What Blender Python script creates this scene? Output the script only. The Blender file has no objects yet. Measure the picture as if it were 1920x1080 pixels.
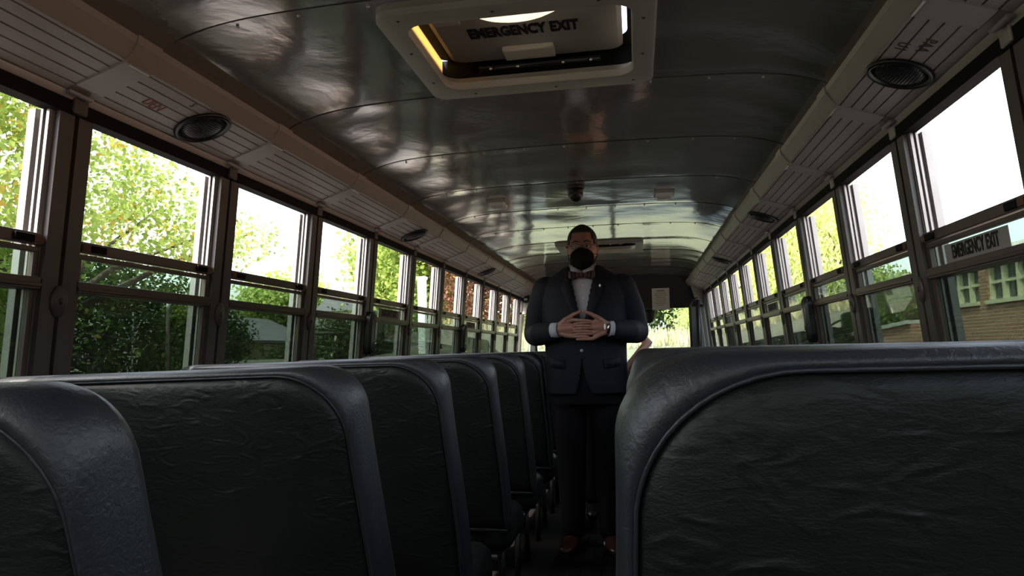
import bpy, bmesh, math, random
from mathutils import Vector, Matrix, noise

S = bpy.context.scene
COL = S.collection
R = math.radians

# ------------------------------------------------------------------ camera
CX, CZ = 0.2795, 1.08
cam_d = bpy.data.cameras.new('camera')
cam_d.sensor_width = 36.0
cam_d.lens = 1364.8 / 1920 * 36.0
cam_d.clip_start = 0.02
cam_d.clip_end = 500
cam = bpy.data.objects.new('camera', cam_d)
COL.objects.link(cam)
_y, _p, _r = .1674, .0871, .0269
_f = Vector((-math.sin(_y) * math.cos(_p), math.cos(_y) * math.cos(_p), math.sin(_p)))
_rt = Vector((math.cos(_y), math.sin(_y), 0))
_u = _rt.cross(_f)
_R = _rt * math.cos(_r) - _u * math.sin(_r)
_U = _u * math.cos(_r) + _rt * math.sin(_r)
cam.matrix_world = Matrix(((_R.x, _U.x, -_f.x, CX), (_R.y, _U.y, -_f.y, 0), (_R.z, _U.z, -_f.z, CZ), (0, 0, 0, 1)))
S.camera = cam

# ------------------------------------------------------------------ sky, sun, exposure
S.view_settings.view_transform = 'Standard'
S.view_settings.look = 'None'
S.view_settings.exposure = 0.28
S.view_settings.gamma = 1.0
S.view_settings.use_curve_mapping = False
SUN_DIR = Vector((.34, .42, -.84)).normalized()      # the way the light travels: from behind and left, high
w = bpy.data.worlds.new('sky')
S.world = w
w.use_nodes = True
nt = w.node_tree
nt.nodes.clear()
sky = nt.nodes.new('ShaderNodeTexSky')
sky.sky_type = 'NISHITA'
sky.sun_disc = False
sky.sun_elevation = math.asin(-SUN_DIR.z)
sky.sun_rotation = math.atan2(-SUN_DIR.x, -SUN_DIR.y)
sky.air_density = 1.3
sky.dust_density = 4.0
sky.ozone_density = 1.2
bg = nt.nodes.new('ShaderNodeBackground')
bg.inputs[1].default_value = .95
wo = nt.nodes.new('ShaderNodeOutputWorld')
hz = nt.nodes.new('ShaderNodeHueSaturation'); hz.inputs['Saturation'].default_value = .5      # thin white haze
nt.links.new(sky.outputs[0], hz.inputs['Color'])
nt.links.new(hz.outputs[0], bg.inputs[0])
nt.links.new(bg.outputs[0], wo.inputs[0])
sun_d = bpy.data.lights.new('sun', 'SUN')
sun_d.energy = 10.0
sun_d.angle = R(.6)
sun_d.color = (1, .93, .82)
sun = bpy.data.objects.new('sun', sun_d)
sun.rotation_euler = SUN_DIR.to_track_quat('-Z', 'Y').to_euler()
sun.location = (-20, -20, 40)
COL.objects.link(sun)

# ------------------------------------------------------------------ materials
MATS = {}
def mat(name, col, rough=.5, metal=0., spec=.5, var=0., vscale=8., bump=0., bscale=60., bdist=.002, bump2=None, coat=0., sheen=0., stretch=None):
    if name in MATS: return MATS[name]
    m = bpy.data.materials.new(name); m.use_nodes = True
    n = m.node_tree.nodes; l = m.node_tree.links
    b = n['Principled BSDF']
    b.inputs['Roughness'].default_value = rough
    b.inputs['Metallic'].default_value = metal
    b.inputs['Specular IOR Level'].default_value = spec
    b.inputs['Coat Weight'].default_value = coat
    b.inputs['Sheen Weight'].default_value = sheen
    tc = n.new('ShaderNodeTexCoord')
    src = tc.outputs['Object']
    if stretch:
        mp = n.new('ShaderNodeMapping'); mp.inputs['Scale'].default_value = stretch
        l.new(src, mp.inputs[0]); src = mp.outputs[0]
    if var:
        t = n.new('ShaderNodeTexNoise'); t.inputs['Scale'].default_value = vscale; t.inputs['Detail'].default_value = 5
        l.new(src, t.inputs['Vector'])
        r = n.new('ShaderNodeValToRGB')
        r.color_ramp.elements[0].position = .3; r.color_ramp.elements[1].position = .7
        r.color_ramp.elements[0].color = tuple(c * (1 - var) for c in col) + (1,)
        r.color_ramp.elements[1].color = tuple(min(1, c * (1 + var)) for c in col) + (1,)
        l.new(t.outputs[0], r.inputs[0]); l.new(r.outputs[0], b.inputs['Base Color'])
    else:
        b.inputs['Base Color'].default_value = tuple(col) + (1,)
    last = None
    for bb in ([(bump, bscale, bdist)] if bump else []) + (bump2 or []):
        t = n.new('ShaderNodeTexNoise'); t.inputs['Scale'].default_value = bb[1]; t.inputs['Detail'].default_value = 6
        t.inputs['Distortion'].default_value = .6
        if len(bb) > 3: t.noise_type = 'RIDGED_MULTIFRACTAL'; t.normalize = True; t.inputs['Distortion'].default_value = 1.2; t.inputs['Detail'].default_value = 3
        l.new(src, t.inputs['Vector'])
        k = n.new('ShaderNodeBump'); k.inputs['Strength'].default_value = bb[0]; k.inputs['Distance'].default_value = bb[2]
        l.new(t.outputs[0], k.inputs['Height'])
        if last: l.new(last.outputs[0], k.inputs['Normal'])
        last = k
    if last: l.new(last.outputs[0], b.inputs['Normal'])
    MATS[name] = m
    return m

def glass(name, tint):
    if name in MATS: return MATS[name]
    m = bpy.data.materials.new(name); m.use_nodes = True
    n = m.node_tree.nodes; l = m.node_tree.links; n.clear()
    o = n.new('ShaderNodeOutputMaterial')
    t = n.new('ShaderNodeBsdfTransparent'); t.inputs[0].default_value = tuple(tint) + (1,)
    g = n.new('ShaderNodeBsdfGlossy'); g.inputs['Roughness'].default_value = .02
    f = n.new('ShaderNodeFresnel'); f.inputs[0].default_value = 1.45
    # the dust on the pane
    d = n.new('ShaderNodeBsdfDiffuse'); d.inputs[0].default_value = (.55, .56, .5, 1)
    tx = n.new('ShaderNodeTexCoord'); nz = n.new('ShaderNodeTexNoise'); nz.inputs['Scale'].default_value = 5
    nz.inputs['Detail'].default_value = 8
    l.new(tx.outputs['Object'], nz.inputs['Vector'])
    mm = n.new('ShaderNodeMath'); mm.operation = 'MULTIPLY'; mm.inputs[1].default_value = .035
    l.new(nz.outputs[0], mm.inputs[0])
    a = n.new('ShaderNodeMixShader'); b = n.new('ShaderNodeMixShader')
    l.new(mm.outputs[0], a.inputs[0]); l.new(t.outputs[0], a.inputs[1]); l.new(d.outputs[0], a.inputs[2])
    ge = n.new('ShaderNodeNewGeometry'); inv = n.new('ShaderNodeMath'); inv.operation = 'SUBTRACT'; inv.inputs[0].default_value = 1
    l.new(ge.outputs['Backfacing'], inv.inputs[1]); fm = n.new('ShaderNodeMath'); fm.operation = 'MULTIPLY'
    l.new(f.outputs[0], fm.inputs[0]); l.new(inv.outputs[0], fm.inputs[1])       # reflect once, on the outer face only
    l.new(fm.outputs[0], b.inputs[0]); l.new(a.outputs[0], b.inputs[1]); l.new(g.outputs[0], b.inputs[2])
    l.new(b.outputs[0], o.inputs[0])
    MATS[name] = m
    return m

def leafmat(name, c0, c1, trans=.45):
    if name in MATS: return MATS[name]
    m = bpy.data.materials.new(name); m.use_nodes = True
    n = m.node_tree.nodes; l = m.node_tree.links; n.clear()
    o = n.new('ShaderNodeOutputMaterial')
    tx = n.new('ShaderNodeTexCoord'); nz = n.new('ShaderNodeTexNoise'); nz.inputs['Scale'].default_value = 2.2
    nz.inputs['Detail'].default_value = 8
    l.new(tx.outputs['Object'], nz.inputs['Vector'])
    r = n.new('ShaderNodeValToRGB')
    r.color_ramp.elements[0].position = .35; r.color_ramp.elements[1].position = .68
    r.color_ramp.elements[0].color = tuple(c0) + (1,); r.color_ramp.elements[1].color = tuple(c1) + (1,)
    l.new(nz.outputs[0], r.inputs[0])
    d = n.new('ShaderNodeBsdfDiffuse'); t = n.new('ShaderNodeBsdfTranslucent'); x = n.new('ShaderNodeMixShader')
    x.inputs[0].default_value = trans
    l.new(r.outputs[0], d.inputs[0]); l.new(r.outputs[0], t.inputs[0])
    l.new(d.outputs[0], x.inputs[1]); l.new(t.outputs[0], x.inputs[2]); l.new(x.outputs[0], o.inputs[0])
    MATS[name] = m
    return m

def translucent(name, c):
    m = bpy.data.materials.new(name); m.use_nodes = True
    n = m.node_tree.nodes; l = m.node_tree.links; n.clear()
    o = n.new('ShaderNodeOutputMaterial')
    d = n.new('ShaderNodeBsdfDiffuse'); t = n.new('ShaderNodeBsdfTranslucent'); x = n.new('ShaderNodeMixShader')
    x.inputs[0].default_value = .6
    d.inputs[0].default_value = tuple(c) + (1,); t.inputs[0].default_value = tuple(c) + (1,)
    l.new(d.outputs[0], x.inputs[1]); l.new(t.outputs[0], x.inputs[2]); l.new(x.outputs[0], o.inputs[0])
    MATS[name] = m
    return m

def brickmat(name):
    m = bpy.data.materials.new(name); m.use_nodes = True
    n = m.node_tree.nodes; l = m.node_tree.links; b = n['Principled BSDF']
    b.inputs['Roughness'].default_value = .9
    tx = n.new('ShaderNodeTexCoord'); sp = n.new('ShaderNodeSeparateXYZ'); cb = n.new('ShaderNodeCombineXYZ')
    l.new(tx.outputs['Object'], sp.inputs[0])
    ad = n.new('ShaderNodeMath'); l.new(sp.outputs[0], ad.inputs[0]); l.new(sp.outputs[1], ad.inputs[1])
    l.new(ad.outputs[0], cb.inputs[0]); l.new(sp.outputs[2], cb.inputs[1])
    k = n.new('ShaderNodeTexBrick'); k.inputs['Scale'].default_value = 1.0
    k.inputs['Brick Width'].default_value = .22; k.inputs['Row Height'].default_value = .075; k.inputs['Mortar Size'].default_value = .007
    k.inputs['Color1'].default_value = (.30, .13, .075, 1); k.inputs['Color2'].default_value = (.40, .20, .11, 1)
    k.inputs['Mortar'].default_value = (.48, .42, .34, 1)
    l.new(cb.outputs[0], k.inputs['Vector']); l.new(k.outputs['Color'], b.inputs['Base Color'])
    MATS[name] = m
    return m

mat('floor_rubber', (.012, .010, .010), .85, spec=.1, var=.3, bump=.3, bscale=90)
mat('lower_wall', (.10, .095, .09), .5, var=.15)
mat('ceiling_metal', (.60, .57, .525), .11, metal=.72, var=.05, vscale=2., bump=.10, bscale=2.6, bdist=.03, bump2=[(.05, 9., .01)])
mat('cove_paint', (.34, .305, .275), .42, var=.05, vscale=3., bump=.05, bscale=300, bdist=.001)
mat('cove_lip', (.66, .57, .51), .4)
mat('post_paint', (.072, .061, .058), .42, var=.15, vscale=5., bump=.1, bscale=120)
mat('rubber_black', (.010, .010, .011), .75, spec=.15)
mat('alloy', (.36, .33, .315), .38, metal=.55, var=.08)
mat('rail_bronze', (.105, .075, .068), .38, metal=.35, var=.12)
mat('rust_red', (.16, .065, .045), .6)
mat('vinyl', (.0100, .0122, .0110), .46, spec=.4, var=.12, vscale=6., bump=.5, bscale=210, bdist=.0011, bump2=[(.5, 24., .0045, 'r'), (.3, 5., .012)], stretch=(.8, 1, 1.8))
mat('vinyl_band_sheen', (.020, .022, .027), .46, spec=.8, var=.1, vscale=6., bump=.8, bscale=150, bdist=.0012)  # lighter bluish base stands in for the sky's sheen on the bands
mat('steel_dark', (.05, .05, .052), .4, metal=.6)
mat('plastic_black', (.012, .012, .013), .35)
mat('plastic_grey', (.33, .32, .30), .4)
mat('plastic_cream', (.62, .57, .50), .35)
mat('hatch_paint', (.36, .335, .30), .45, var=.06)
mat('hatch_lid', (.40, .365, .325), .42, var=.05)
mat('print_black', (.008, .008, .008), .6)
mat('marker_red', (.30, .075, .055), .7)
mat('marker_dark', (.05, .045, .045), .7)
mat('paper', (.62, .60, .56), .7)
mat('paper_print', (.22, .21, .20), .7)
mat('chrome', (.8, .8, .8), .15, metal=1.)
mat('header_dark', (.035, .033, .033), .5)
mat('lens_white', (.75, .74, .70), .25)
mat('suit', (.0065, .007, .012), .75, spec=.25, var=.12, vscale=40., bump=.15, bscale=400, bdist=.001)
mat('trouser_cloth', (.006, .006, .009), .8, spec=.2, var=.1)
mat('shirt_white', (.40, .39, .44), .7, bump=.2, bscale=30, bdist=.002)
mat('skin', (.27, .13, .095), .5, var=.08, vscale=30)
mat('skin_light', (.55, .30, .23), .5, var=.08, vscale=30)
mat('hair_dark', (.012, .009, .008), .6, bump=.6, bscale=200, bdist=.003)
mat('mask_black', (.008, .008, .009), .9, spec=.1, bump=.2, bscale=500, bdist=.0005)
mat('leather_brown', (.05, .018, .011), .3)
mat('polo_blue', (.03, .035, .06), .8)
mat('eye_white', (.30, .27, .25), .3)
mat('bow_red', (.075, .02, .019), .6, var=.3, vscale=60)
mat('bow_stripe', (.022, .02, .03), .6)
glass('sash_glass', (.50, .57, .54))
glass('fixed_glass', (.55, .58, .55))
glass('screen_glass', (.80, .87, .86))
glass('spectacle_glass', (.9, .92, .92))
leafmat('leaf_big', (.17, .25, .045), (.42, .50, .14))
leafmat('leaf_autumn', (.40, .24, .05), (.50, .40, .08))
leafmat('leaf_dark_shaded', (.030, .05, .014), (.09, .12, .035), .25)  # albedo lowered so the leaf colour itself carries the shade
leafmat('leaf_willow', (.36, .42, .12), (.60, .64, .27), .5)
leafmat('leaf_red', (.10, .045, .035), (.20, .11, .06), .3)
leafmat('leaf_shrub', (.10, .16, .03), (.26, .33, .07), .35)
mat('bark', (.075, .055, .04), .9, var=.3, bump=.6, bscale=20, bdist=.02)
mat('grass', (.105, .10, .06), .95, var=.35, vscale=.6)
mat('dry_grass', (.48, .42, .22), .95, var=.3, vscale=1.5)
mat('asphalt', (.075, .072, .07), .9, var=.2)
mat('concrete', (.55, .52, .46), .85, var=.12)
mat('cream_paint', (.66, .62, .42), .7, var=.05)
mat('yellow_siding', (.62, .58, .30), .8, var=.05)
mat('grey_roof', (.16, .15, .16), .8, var=.15)
mat('white_post', (.8, .78, .76), .6)
mat('sign_yellow', (.75, .68, .22), .5)
mat('sign_print', (.08, .08, .08), .6)
mat('orange_panel', (.75, .22, .10), .6)
mat('pane_dark', (.06, .075, .07), .08, spec=.7)
mat('white_van', (.8, .8, .8), .35)
brickmat('brick_wall')
translucent('skirt_cream', (.80, .62, .36))
translucent('dome_plastic', (.80, .72, .60))

# ------------------------------------------------------------------ mesh helpers
class MB:
    def __init__(s): s.v = []; s.f = []
    def add(s, vs, fs):
        o = len(s.v); s.v += [tuple(p) for p in vs]; s.f += [tuple(i + o for i in q) for q in fs]; return s
    def hexa(s, p):      # 8 points: bottom 4 ccw, top 4 ccw
        return s.add(p, [(3, 2, 1, 0), (4, 5, 6, 7), (0, 1, 5, 4), (1, 2, 6, 5), (2, 3, 7, 6), (3, 0, 4, 7)])
    def box(s, x0, x1, y0, y1, z0, z1):
        return s.hexa([(x0, y0, z0), (x1, y0, z0), (x1, y1, z0), (x0, y1, z0), (x0, y0, z1), (x1, y0, z1), (x1, y1, z1), (x0, y1, z1)])
    def rings(s, rs, cap=True, closed=True):
        o = len(s.v); n = len(rs[0])
        for r in rs: s.v += [tuple(p) for p in r]
        for i in range(len(rs) - 1):
            for j in range(n if closed else n - 1):
                k = (j + 1) % n
                s.f.append((o + i * n + j, o + i * n + k, o + (i + 1) * n + k, o + (i + 1) * n + j))
        if cap and closed:
            s.f.append(tuple(o + j for j in reversed(range(n)))); s.f.append(tuple(o + (len(rs) - 1) * n + j for j in range(n)))
        return s
    def tube(s, pts, rad, n=10, closed=False, cap=True):
        pts = [Vector(p) for p in pts]; N = len(pts)
        rad = rad if isinstance(rad, (list, tuple)) else [rad] * N
        rs = []; up = None
        for i, p in enumerate(pts):
            if closed: t = pts[(i + 1) % N] - pts[i - 1]
            else: t = pts[min(i + 1, N - 1)] - pts[max(i - 1, 0)]
            t.normalize()
            if up is None:
                up = Vector((0, 0, 1)) if abs(t.z) < .9 else Vector((1, 0, 0))
            a = t.cross(up).normalized(); b = a.cross(t).normalized(); up = b
            rs.append([p + (a * math.cos(q) + b * math.sin(q)) * rad[i] for q in [2 * math.pi * k / n for k in range(n)]])
        if closed: rs.append(rs[0])
        return s.rings(rs, cap and not closed)
    def capsule(s, pts, rad, n=12):
        # closed tube with rounded ends
        pts = [Vector(p) for p in pts]; rad = list(rad)
        d0 = (pts[0] - pts[1]).normalized(); d1 = (pts[-1] - pts[-2]).normalized()
        P = []; Q = []
        for a in (80, 55, 28): P.append(pts[0] + d0 * rad[0] * math.sin(R(a))); Q.append(rad[0] * math.cos(R(a)))
        P += pts; Q += rad
        for a in (28, 55, 80): P.append(pts[-1] + d1 * rad[-1] * math.sin(R(a))); Q.append(rad[-1] * math.cos(R(a)))
        return s.tube(P, Q, n)
    def ell(s, c, r, nu=16, nv=10, rot=None, fn=None):
        c = Vector(c); o = len(s.v); M = rot or Matrix.Identity(3)
        s.v.append(None)
        for i in range(1, nv):
            t = math.pi * i / nv
            for j in range(nu):
                q = 2 * math.pi * j / nu
                s.v.append((math.sin(t) * math.cos(q), math.sin(t) * math.sin(q), math.cos(t)))
        s.v.append(None); s.v[o] = (0, 0, 1); s.v[-1] = (0, 0, -1); last = len(s.v) - 1
        for k in range(o, last + 1):
            d = Vector(s.v[k]); p = Vector((d.x * r[0], d.y * r[1], d.z * r[2]))
            if fn: p = fn(p, d)
            s.v[k] = tuple(c + M @ p)
        for j in range(nu):
            k = (j + 1) % nu
            s.f.append((o, o + 1 + j, o + 1 + k)); s.f.append((last, last - nu + k, last - nu + j))
        for i in range(nv - 2):
            for j in range(nu):
                k = (j + 1) % nu; a = o + 1 + i * nu
                s.f.append((a + j, a + nu + j, a + nu + k, a + k))
        return s
    def prism(s, poly, y0, y1, axis='y'):
        def P(a, b, t):
            return {'y': (a, t, b), 'x': (t, a, b), 'z': (a, b, t)}[axis]
        n = len(poly)
        return s.rings([[P(a, b, y0) for a, b in poly], [P(a, b, y1) for a, b in poly]])
    def mesh(s, name, smooth=False):
        m = bpy.data.meshes.new(name); m.from_pydata(s.v, [], s.f)
        bm = bmesh.new(); bm.from_mesh(m); bmesh.ops.recalc_face_normals(bm, faces=bm.faces); bm.to_mesh(m); bm.free()
        if smooth:
            for p in m.polygons: p.use_smooth = True
        m.update(); return m

def tag(o, label=None, cat=None, group=None, kind=None):
    if label: o['label'] = label
    if cat: o['category'] = cat
    if group: o['group'] = group
    if kind: o['kind'] = kind
    return o
def obj(name, mb, m, parent=None, smooth=False, bevel=0., loc=None):
    me = mb.mesh(name, smooth) if isinstance(mb, MB) else mb
    if m is not None:
        me.materials.clear(); me.materials.append(MATS[m] if isinstance(m, str) else m)
    o = bpy.data.objects.new(name, me); COL.objects.link(o)
    if parent: o.parent = parent
    if loc: o.location = loc
    if bevel:
        b = o.modifiers.new('bevel', 'BEVEL'); b.width = bevel; b.segments = 2; b.limit_method = 'ANGLE'; b.angle_limit = R(40)
    return o
def empty(name, loc=(0, 0, 0), label=None, cat=None, group=None, kind=None):
    o = bpy.data.objects.new(name, None); COL.objects.link(o); o.location = loc; o.empty_display_size = .1
    return tag(o, label, cat, group, kind)
def copy_tree(o, parent=None):
    c = o.copy(); COL.objects.link(c); c.parent = parent
    for ch in o.children: copy_tree(ch, c)
    return c
def auto_smooth(o, ang=40):
    o.data.shade_smooth() if hasattr(o.data, 'shade_smooth') else None
    if hasattr(o.data, 'set_sharp_from_angle'): o.data.set_sharp_from_angle(angle=R(ang))
    return o
def text_mesh(name, body, size, sx=1., extrude=.0006, bold=0., spacing=1.):
    c = bpy.data.curves.new(name, 'FONT'); c.body = body; c.size = size; c.align_x = 'CENTER'; c.align_y = 'CENTER'
    c.extrude = extrude; c.offset = bold; c.space_character = spacing; c.resolution_u = 3
    t = bpy.data.objects.new(name, c); COL.objects.link(t)
    bpy.context.view_layer.update()
    me = bpy.data.meshes.new_from_object(t.evaluated_get(bpy.context.evaluated_depsgraph_get()))
    bpy.data.objects.remove(t); bpy.data.curves.remove(c)
    me.name = name
    for v in me.vertices: v.co.x *= sx
    return me
def voxel(mb, size, it=6, fac=.5):
    me = mb.mesh('tmp'); t = bpy.data.objects.new('tmp', me); COL.objects.link(t)
    r = t.modifiers.new('r', 'REMESH'); r.mode = 'VOXEL'; r.voxel_size = size; r.use_smooth_shade = True
    if it:
        k = t.modifiers.new('s', 'SMOOTH'); k.iterations = it; k.factor = fac
    bpy.context.view_layer.update()
    out = bpy.data.meshes.new_from_object(t.evaluated_get(bpy.context.evaluated_depsgraph_get()))
    bpy.data.objects.remove(t); bpy.data.meshes.remove(me)
    for p in out.polygons: p.use_smooth = True
    return out
def sm(a, b, x):
    t = max(0., min(1., (x - a) / (b - a))); return t * t * (3 - 2 * t)
def ordinal(i): return ['first', 'second', 'third', 'fourth', 'fifth', 'sixth', 'seventh', 'eighth', 'ninth', 'tenth', 'eleventh', 'twelfth', 'thirteenth', 'fourteenth', 'fifteenth'][i]

# ================================================================== BUS SHELL
PITCH = .711
YB, YF = -4.4, 8.95           # rear wall, front bulkhead
Z_TOP, Z_RAIL1, Z_RAIL0, Z_MID1, Z_MID0, Z_SILL = 1.703, 1.395, 1.350, 1.290, 1.260, .86
def wx(z): return 1.125 - .088 * (z - 1.39)
def wbox(mb, s, a0, a1, y0, y1, z0, z1):
    p = []
    for z in (z0, z1):
        for a, y in ((a0, y0), (a1, y0), (a1, y1), (a0, y1)):
            p.append((s * (wx(z) + a), y, z))
    return mb.hexa(p)

fl = empty('floor', (0, 0, 0), 'dark rubber floor of the bus under the seats', 'floor', kind='structure')
obj('floor_sheet', MB().box(-1.2, 1.2, YB, 10.6, -.05, 0), 'floor_rubber', fl)
for k in range(9):
    x = -.2 + k * .05
    obj('aisle_rib', MB().box(x - .012, x + .012, YB, YF, 0, .004), 'floor_rubber', fl)

YL = [1.65 + PITCH * n for n in range(-8, 11)]      # far edge of each post, left wall
YR = [1.73 + PITCH * n for n in range(-8, 11)]
PW = .11
def build_wall(s, edges, side):
    wname = 'wall_' + side
    W = empty(wname, (0, 0, 0), 'dark lower side panel and window posts of the bus, ' + side + ' side', 'wall', kind='structure')
    lo = MB(); wbox(lo, s, 0, .05, YB, YF, 0, Z_SILL); obj('lower_panel', lo, 'lower_wall', W)
    hd = MB(); wbox(hd, s, -.004, .035, YB, YF, Z_TOP, 1.738); obj('window_header', hd, 'rubber_black', W)
    # skin above the windows, hidden behind the cove
    up = MB(); wbox(up, s, .02, .06, YB, YF, 1.738, 1.86); obj('upper_skin', up, 'lower_wall', W)
    # the post in two flanges with a slot between
    for i, ye in enumerate(edges):
        y1, y0 = ye, ye - PW
        if y0 < YB: continue
        p = MB(); wbox(p, s, 0, .055, y0, y0 + .048, Z_SILL, Z_TOP); wbox(p, s, 0, .055, y1 - .048, y1, Z_SILL, Z_TOP)
        wbox(p, s, .010, .055, y0 + .048, y1 - .048, Z_SILL, Z_TOP)
        po = obj('window_post', p, 'post_paint', W)
        # oval cap with a screw
        ym = (y0 + y1) / 2; zc = 1.235
        ring = lambda r, a: [(s * (wx(zc + r * 1.55 * math.sin(q)) + a), ym + r * math.cos(q), zc + r * 1.55 * math.sin(q)) for q in [2 * math.pi * t / 20 for t in range(20)]]
        obj('slot_cover', MB().rings([ring(.026, .002), ring(.026, -.004), ring(.021, -.008)]), 'post_paint', po, True)
        obj('cover_screw', MB().rings([ring(.006, -.006), ring(.005, -.011)]), 'steel_dark', po, True)
        br = MB(); wbox(br, s, -.010, .002, ym - .024, ym + .024, 1.708, 1.752)
        bo = obj('bracket', br, 'alloy' if s > 0 else 'post_paint', po, bevel=.004)
    return W
wallL = build_wall(-1, YL, 'left')
wallR = build_wall(1, YR, 'right')

# ---- windows: one empty for each bay
def build_window(s, y0, y1, name, label):
    """one bay between two posts, local to (s*wx(sill), ymid, sill)"""
    ym = (y0 + y1) / 2
    W = empty(name, (0, ym, 0), label, 'window', kind='structure')
    a, b = y0 - ym, y1 - ym
    def part(n, m, boxes, bevel=0):
        mb = MB()
        for q in boxes: wbox(mb, s, *q)
        return obj(n, mb, m, W, bevel=bevel)
    # alloy channels at either end, fins toward the opening
    for (e, d) in ((b, -1), (a, 1)):
        fins = []
        for a0, a1, dep in ((.016, .024, .016), (.030, .036, .020), (.046, .066, .026)):
            ya, yb = sorted((e, e + d * dep)); fins.append((a0, a1, ya, yb, Z_SILL, Z_TOP))
        ya, yb = sorted((e, e + d * .006)); fins.append((.014, .068, ya, yb, Z_SILL, Z_TOP))
        part('channel', 'alloy', fins)
    # dropped upper sash
    part('sash_rail', 'rail_bronze', [(.004, .024, a + .008, b - .008, Z_RAIL0 + .016, Z_RAIL1), (.010, .024, a + .008, b - .008, Z_RAIL0, Z_RAIL0 + .013)], .002)
    part('sash_stile', 'rail_bronze', [(.012, .026, a + .006, a + .022, Z_SILL, Z_RAIL0)])
    part('sash_stile', 'rail_bronze', [(.012, .026, b - .022, b - .006, Z_SILL, Z_RAIL0)])
    for e in (a + .065, b - .065):
        part('sash_latch', 'rubber_black', [(-.003, .006, e - .028, e + .028, Z_RAIL0 + .020, Z_RAIL1 - .006)], .002)
    for e in (a + .022, b - .022):
        part('latch_end', 'rust_red', [(-.001, .006, e - .014, e + .014, Z_RAIL0 + .020, Z_RAIL1 - .008)])
    part('sash_pane', 'sash_glass', [(.017, .021, a + .02, b - .02, Z_SILL, Z_RAIL0)])
    # fixed lower light
    part('middle_rail', 'rail_bronze', [(.000, .046, a + .004, b - .004, Z_MID0, Z_MID1), (-.004, .006, a + .004, b - .004, Z_MID0 + .006, Z_MID0 + .016)], .002)
    part('fixed_pane', 'fixed_glass', [(.040, .044, a + .006, b - .006, Z_SILL, Z_MID0)])
    part('sill', 'rail_bronze', [(-.012, .06, a, b, Z_SILL - .02, Z_SILL)], .003)
    return W

def windows(s, edges, side, k0):
    out = []
    protoW = None; k = k0
    for i in range(len(edges) - 1):
        y0, y1 = edges[i], edges[i + 1] - PW
        if y0 < YB: continue
        nth = i - 7
        if nth <= 0: lab = 'half-open sliding bus window beside the camera on the %s wall, bay %d behind the nearest post' % (side, 1 - nth)
        else: lab = 'half-open sliding bus window on the %s wall, %s bay past the nearest post' % (side, ordinal(nth - 1))
        if protoW is None:
            protoW = build_window(s, y0, y1, 'window_%d' % k, lab); o = protoW
        else:
            o = copy_tree(protoW); o.name = 'window_%d' % k; o.location.y = (y0 + y1) / 2; o['label'] = lab
        out.append((nth, o)); k += 1
    return out, k
WL, kk = windows(-1, YL, 'left', 1)
WR, kk = windows(1, YR, 'right', kk)

# emergency exit lettering on push-out windows, printed clear-on-grey strip
def exit_decal(s, ymid, parent, cover):
    z = 1.318; a = .014
    nrm = Vector((-s, 0, -.088)).normalized()
    st = MB(); wbox(st, s, a - .0005, a + .001, -.178, .178, z - .026, z + .026)
    obj('exit_sticker', st, 'paper_exit', parent)
    me = text_mesh('exit_lettering', 'EMERGENCY EXIT', .052, .62, .0004, .0012, 1.02)
    # text x -> -s*Y , text y -> z along the wall
    o = obj('exit_lettering', me, 'print_black', parent)
    ex = Vector((0, -s, 0)); ey = Vector((-s * .088, 0, 1)).normalized(); ez = ex.cross(ey)
    p = Vector((s * (wx(z) + a - .002), 0, z))
    o.matrix_local = Matrix(((ex.x, ey.x, ez.x, p.x), (ex.y, ey.y, ez.y, p.y), (ex.z, ey.z, ez.z, p.z), (0, 0, 0, 1)))
mat('paper_exit', (.30, .29, .27), .6)
for n, o in WR:
    if n in (1, 5): exit_decal(1, 0, o, True)
for n, o in WL:
    if n in (4, 7): exit_decal(-1, 0, o, True)

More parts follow.
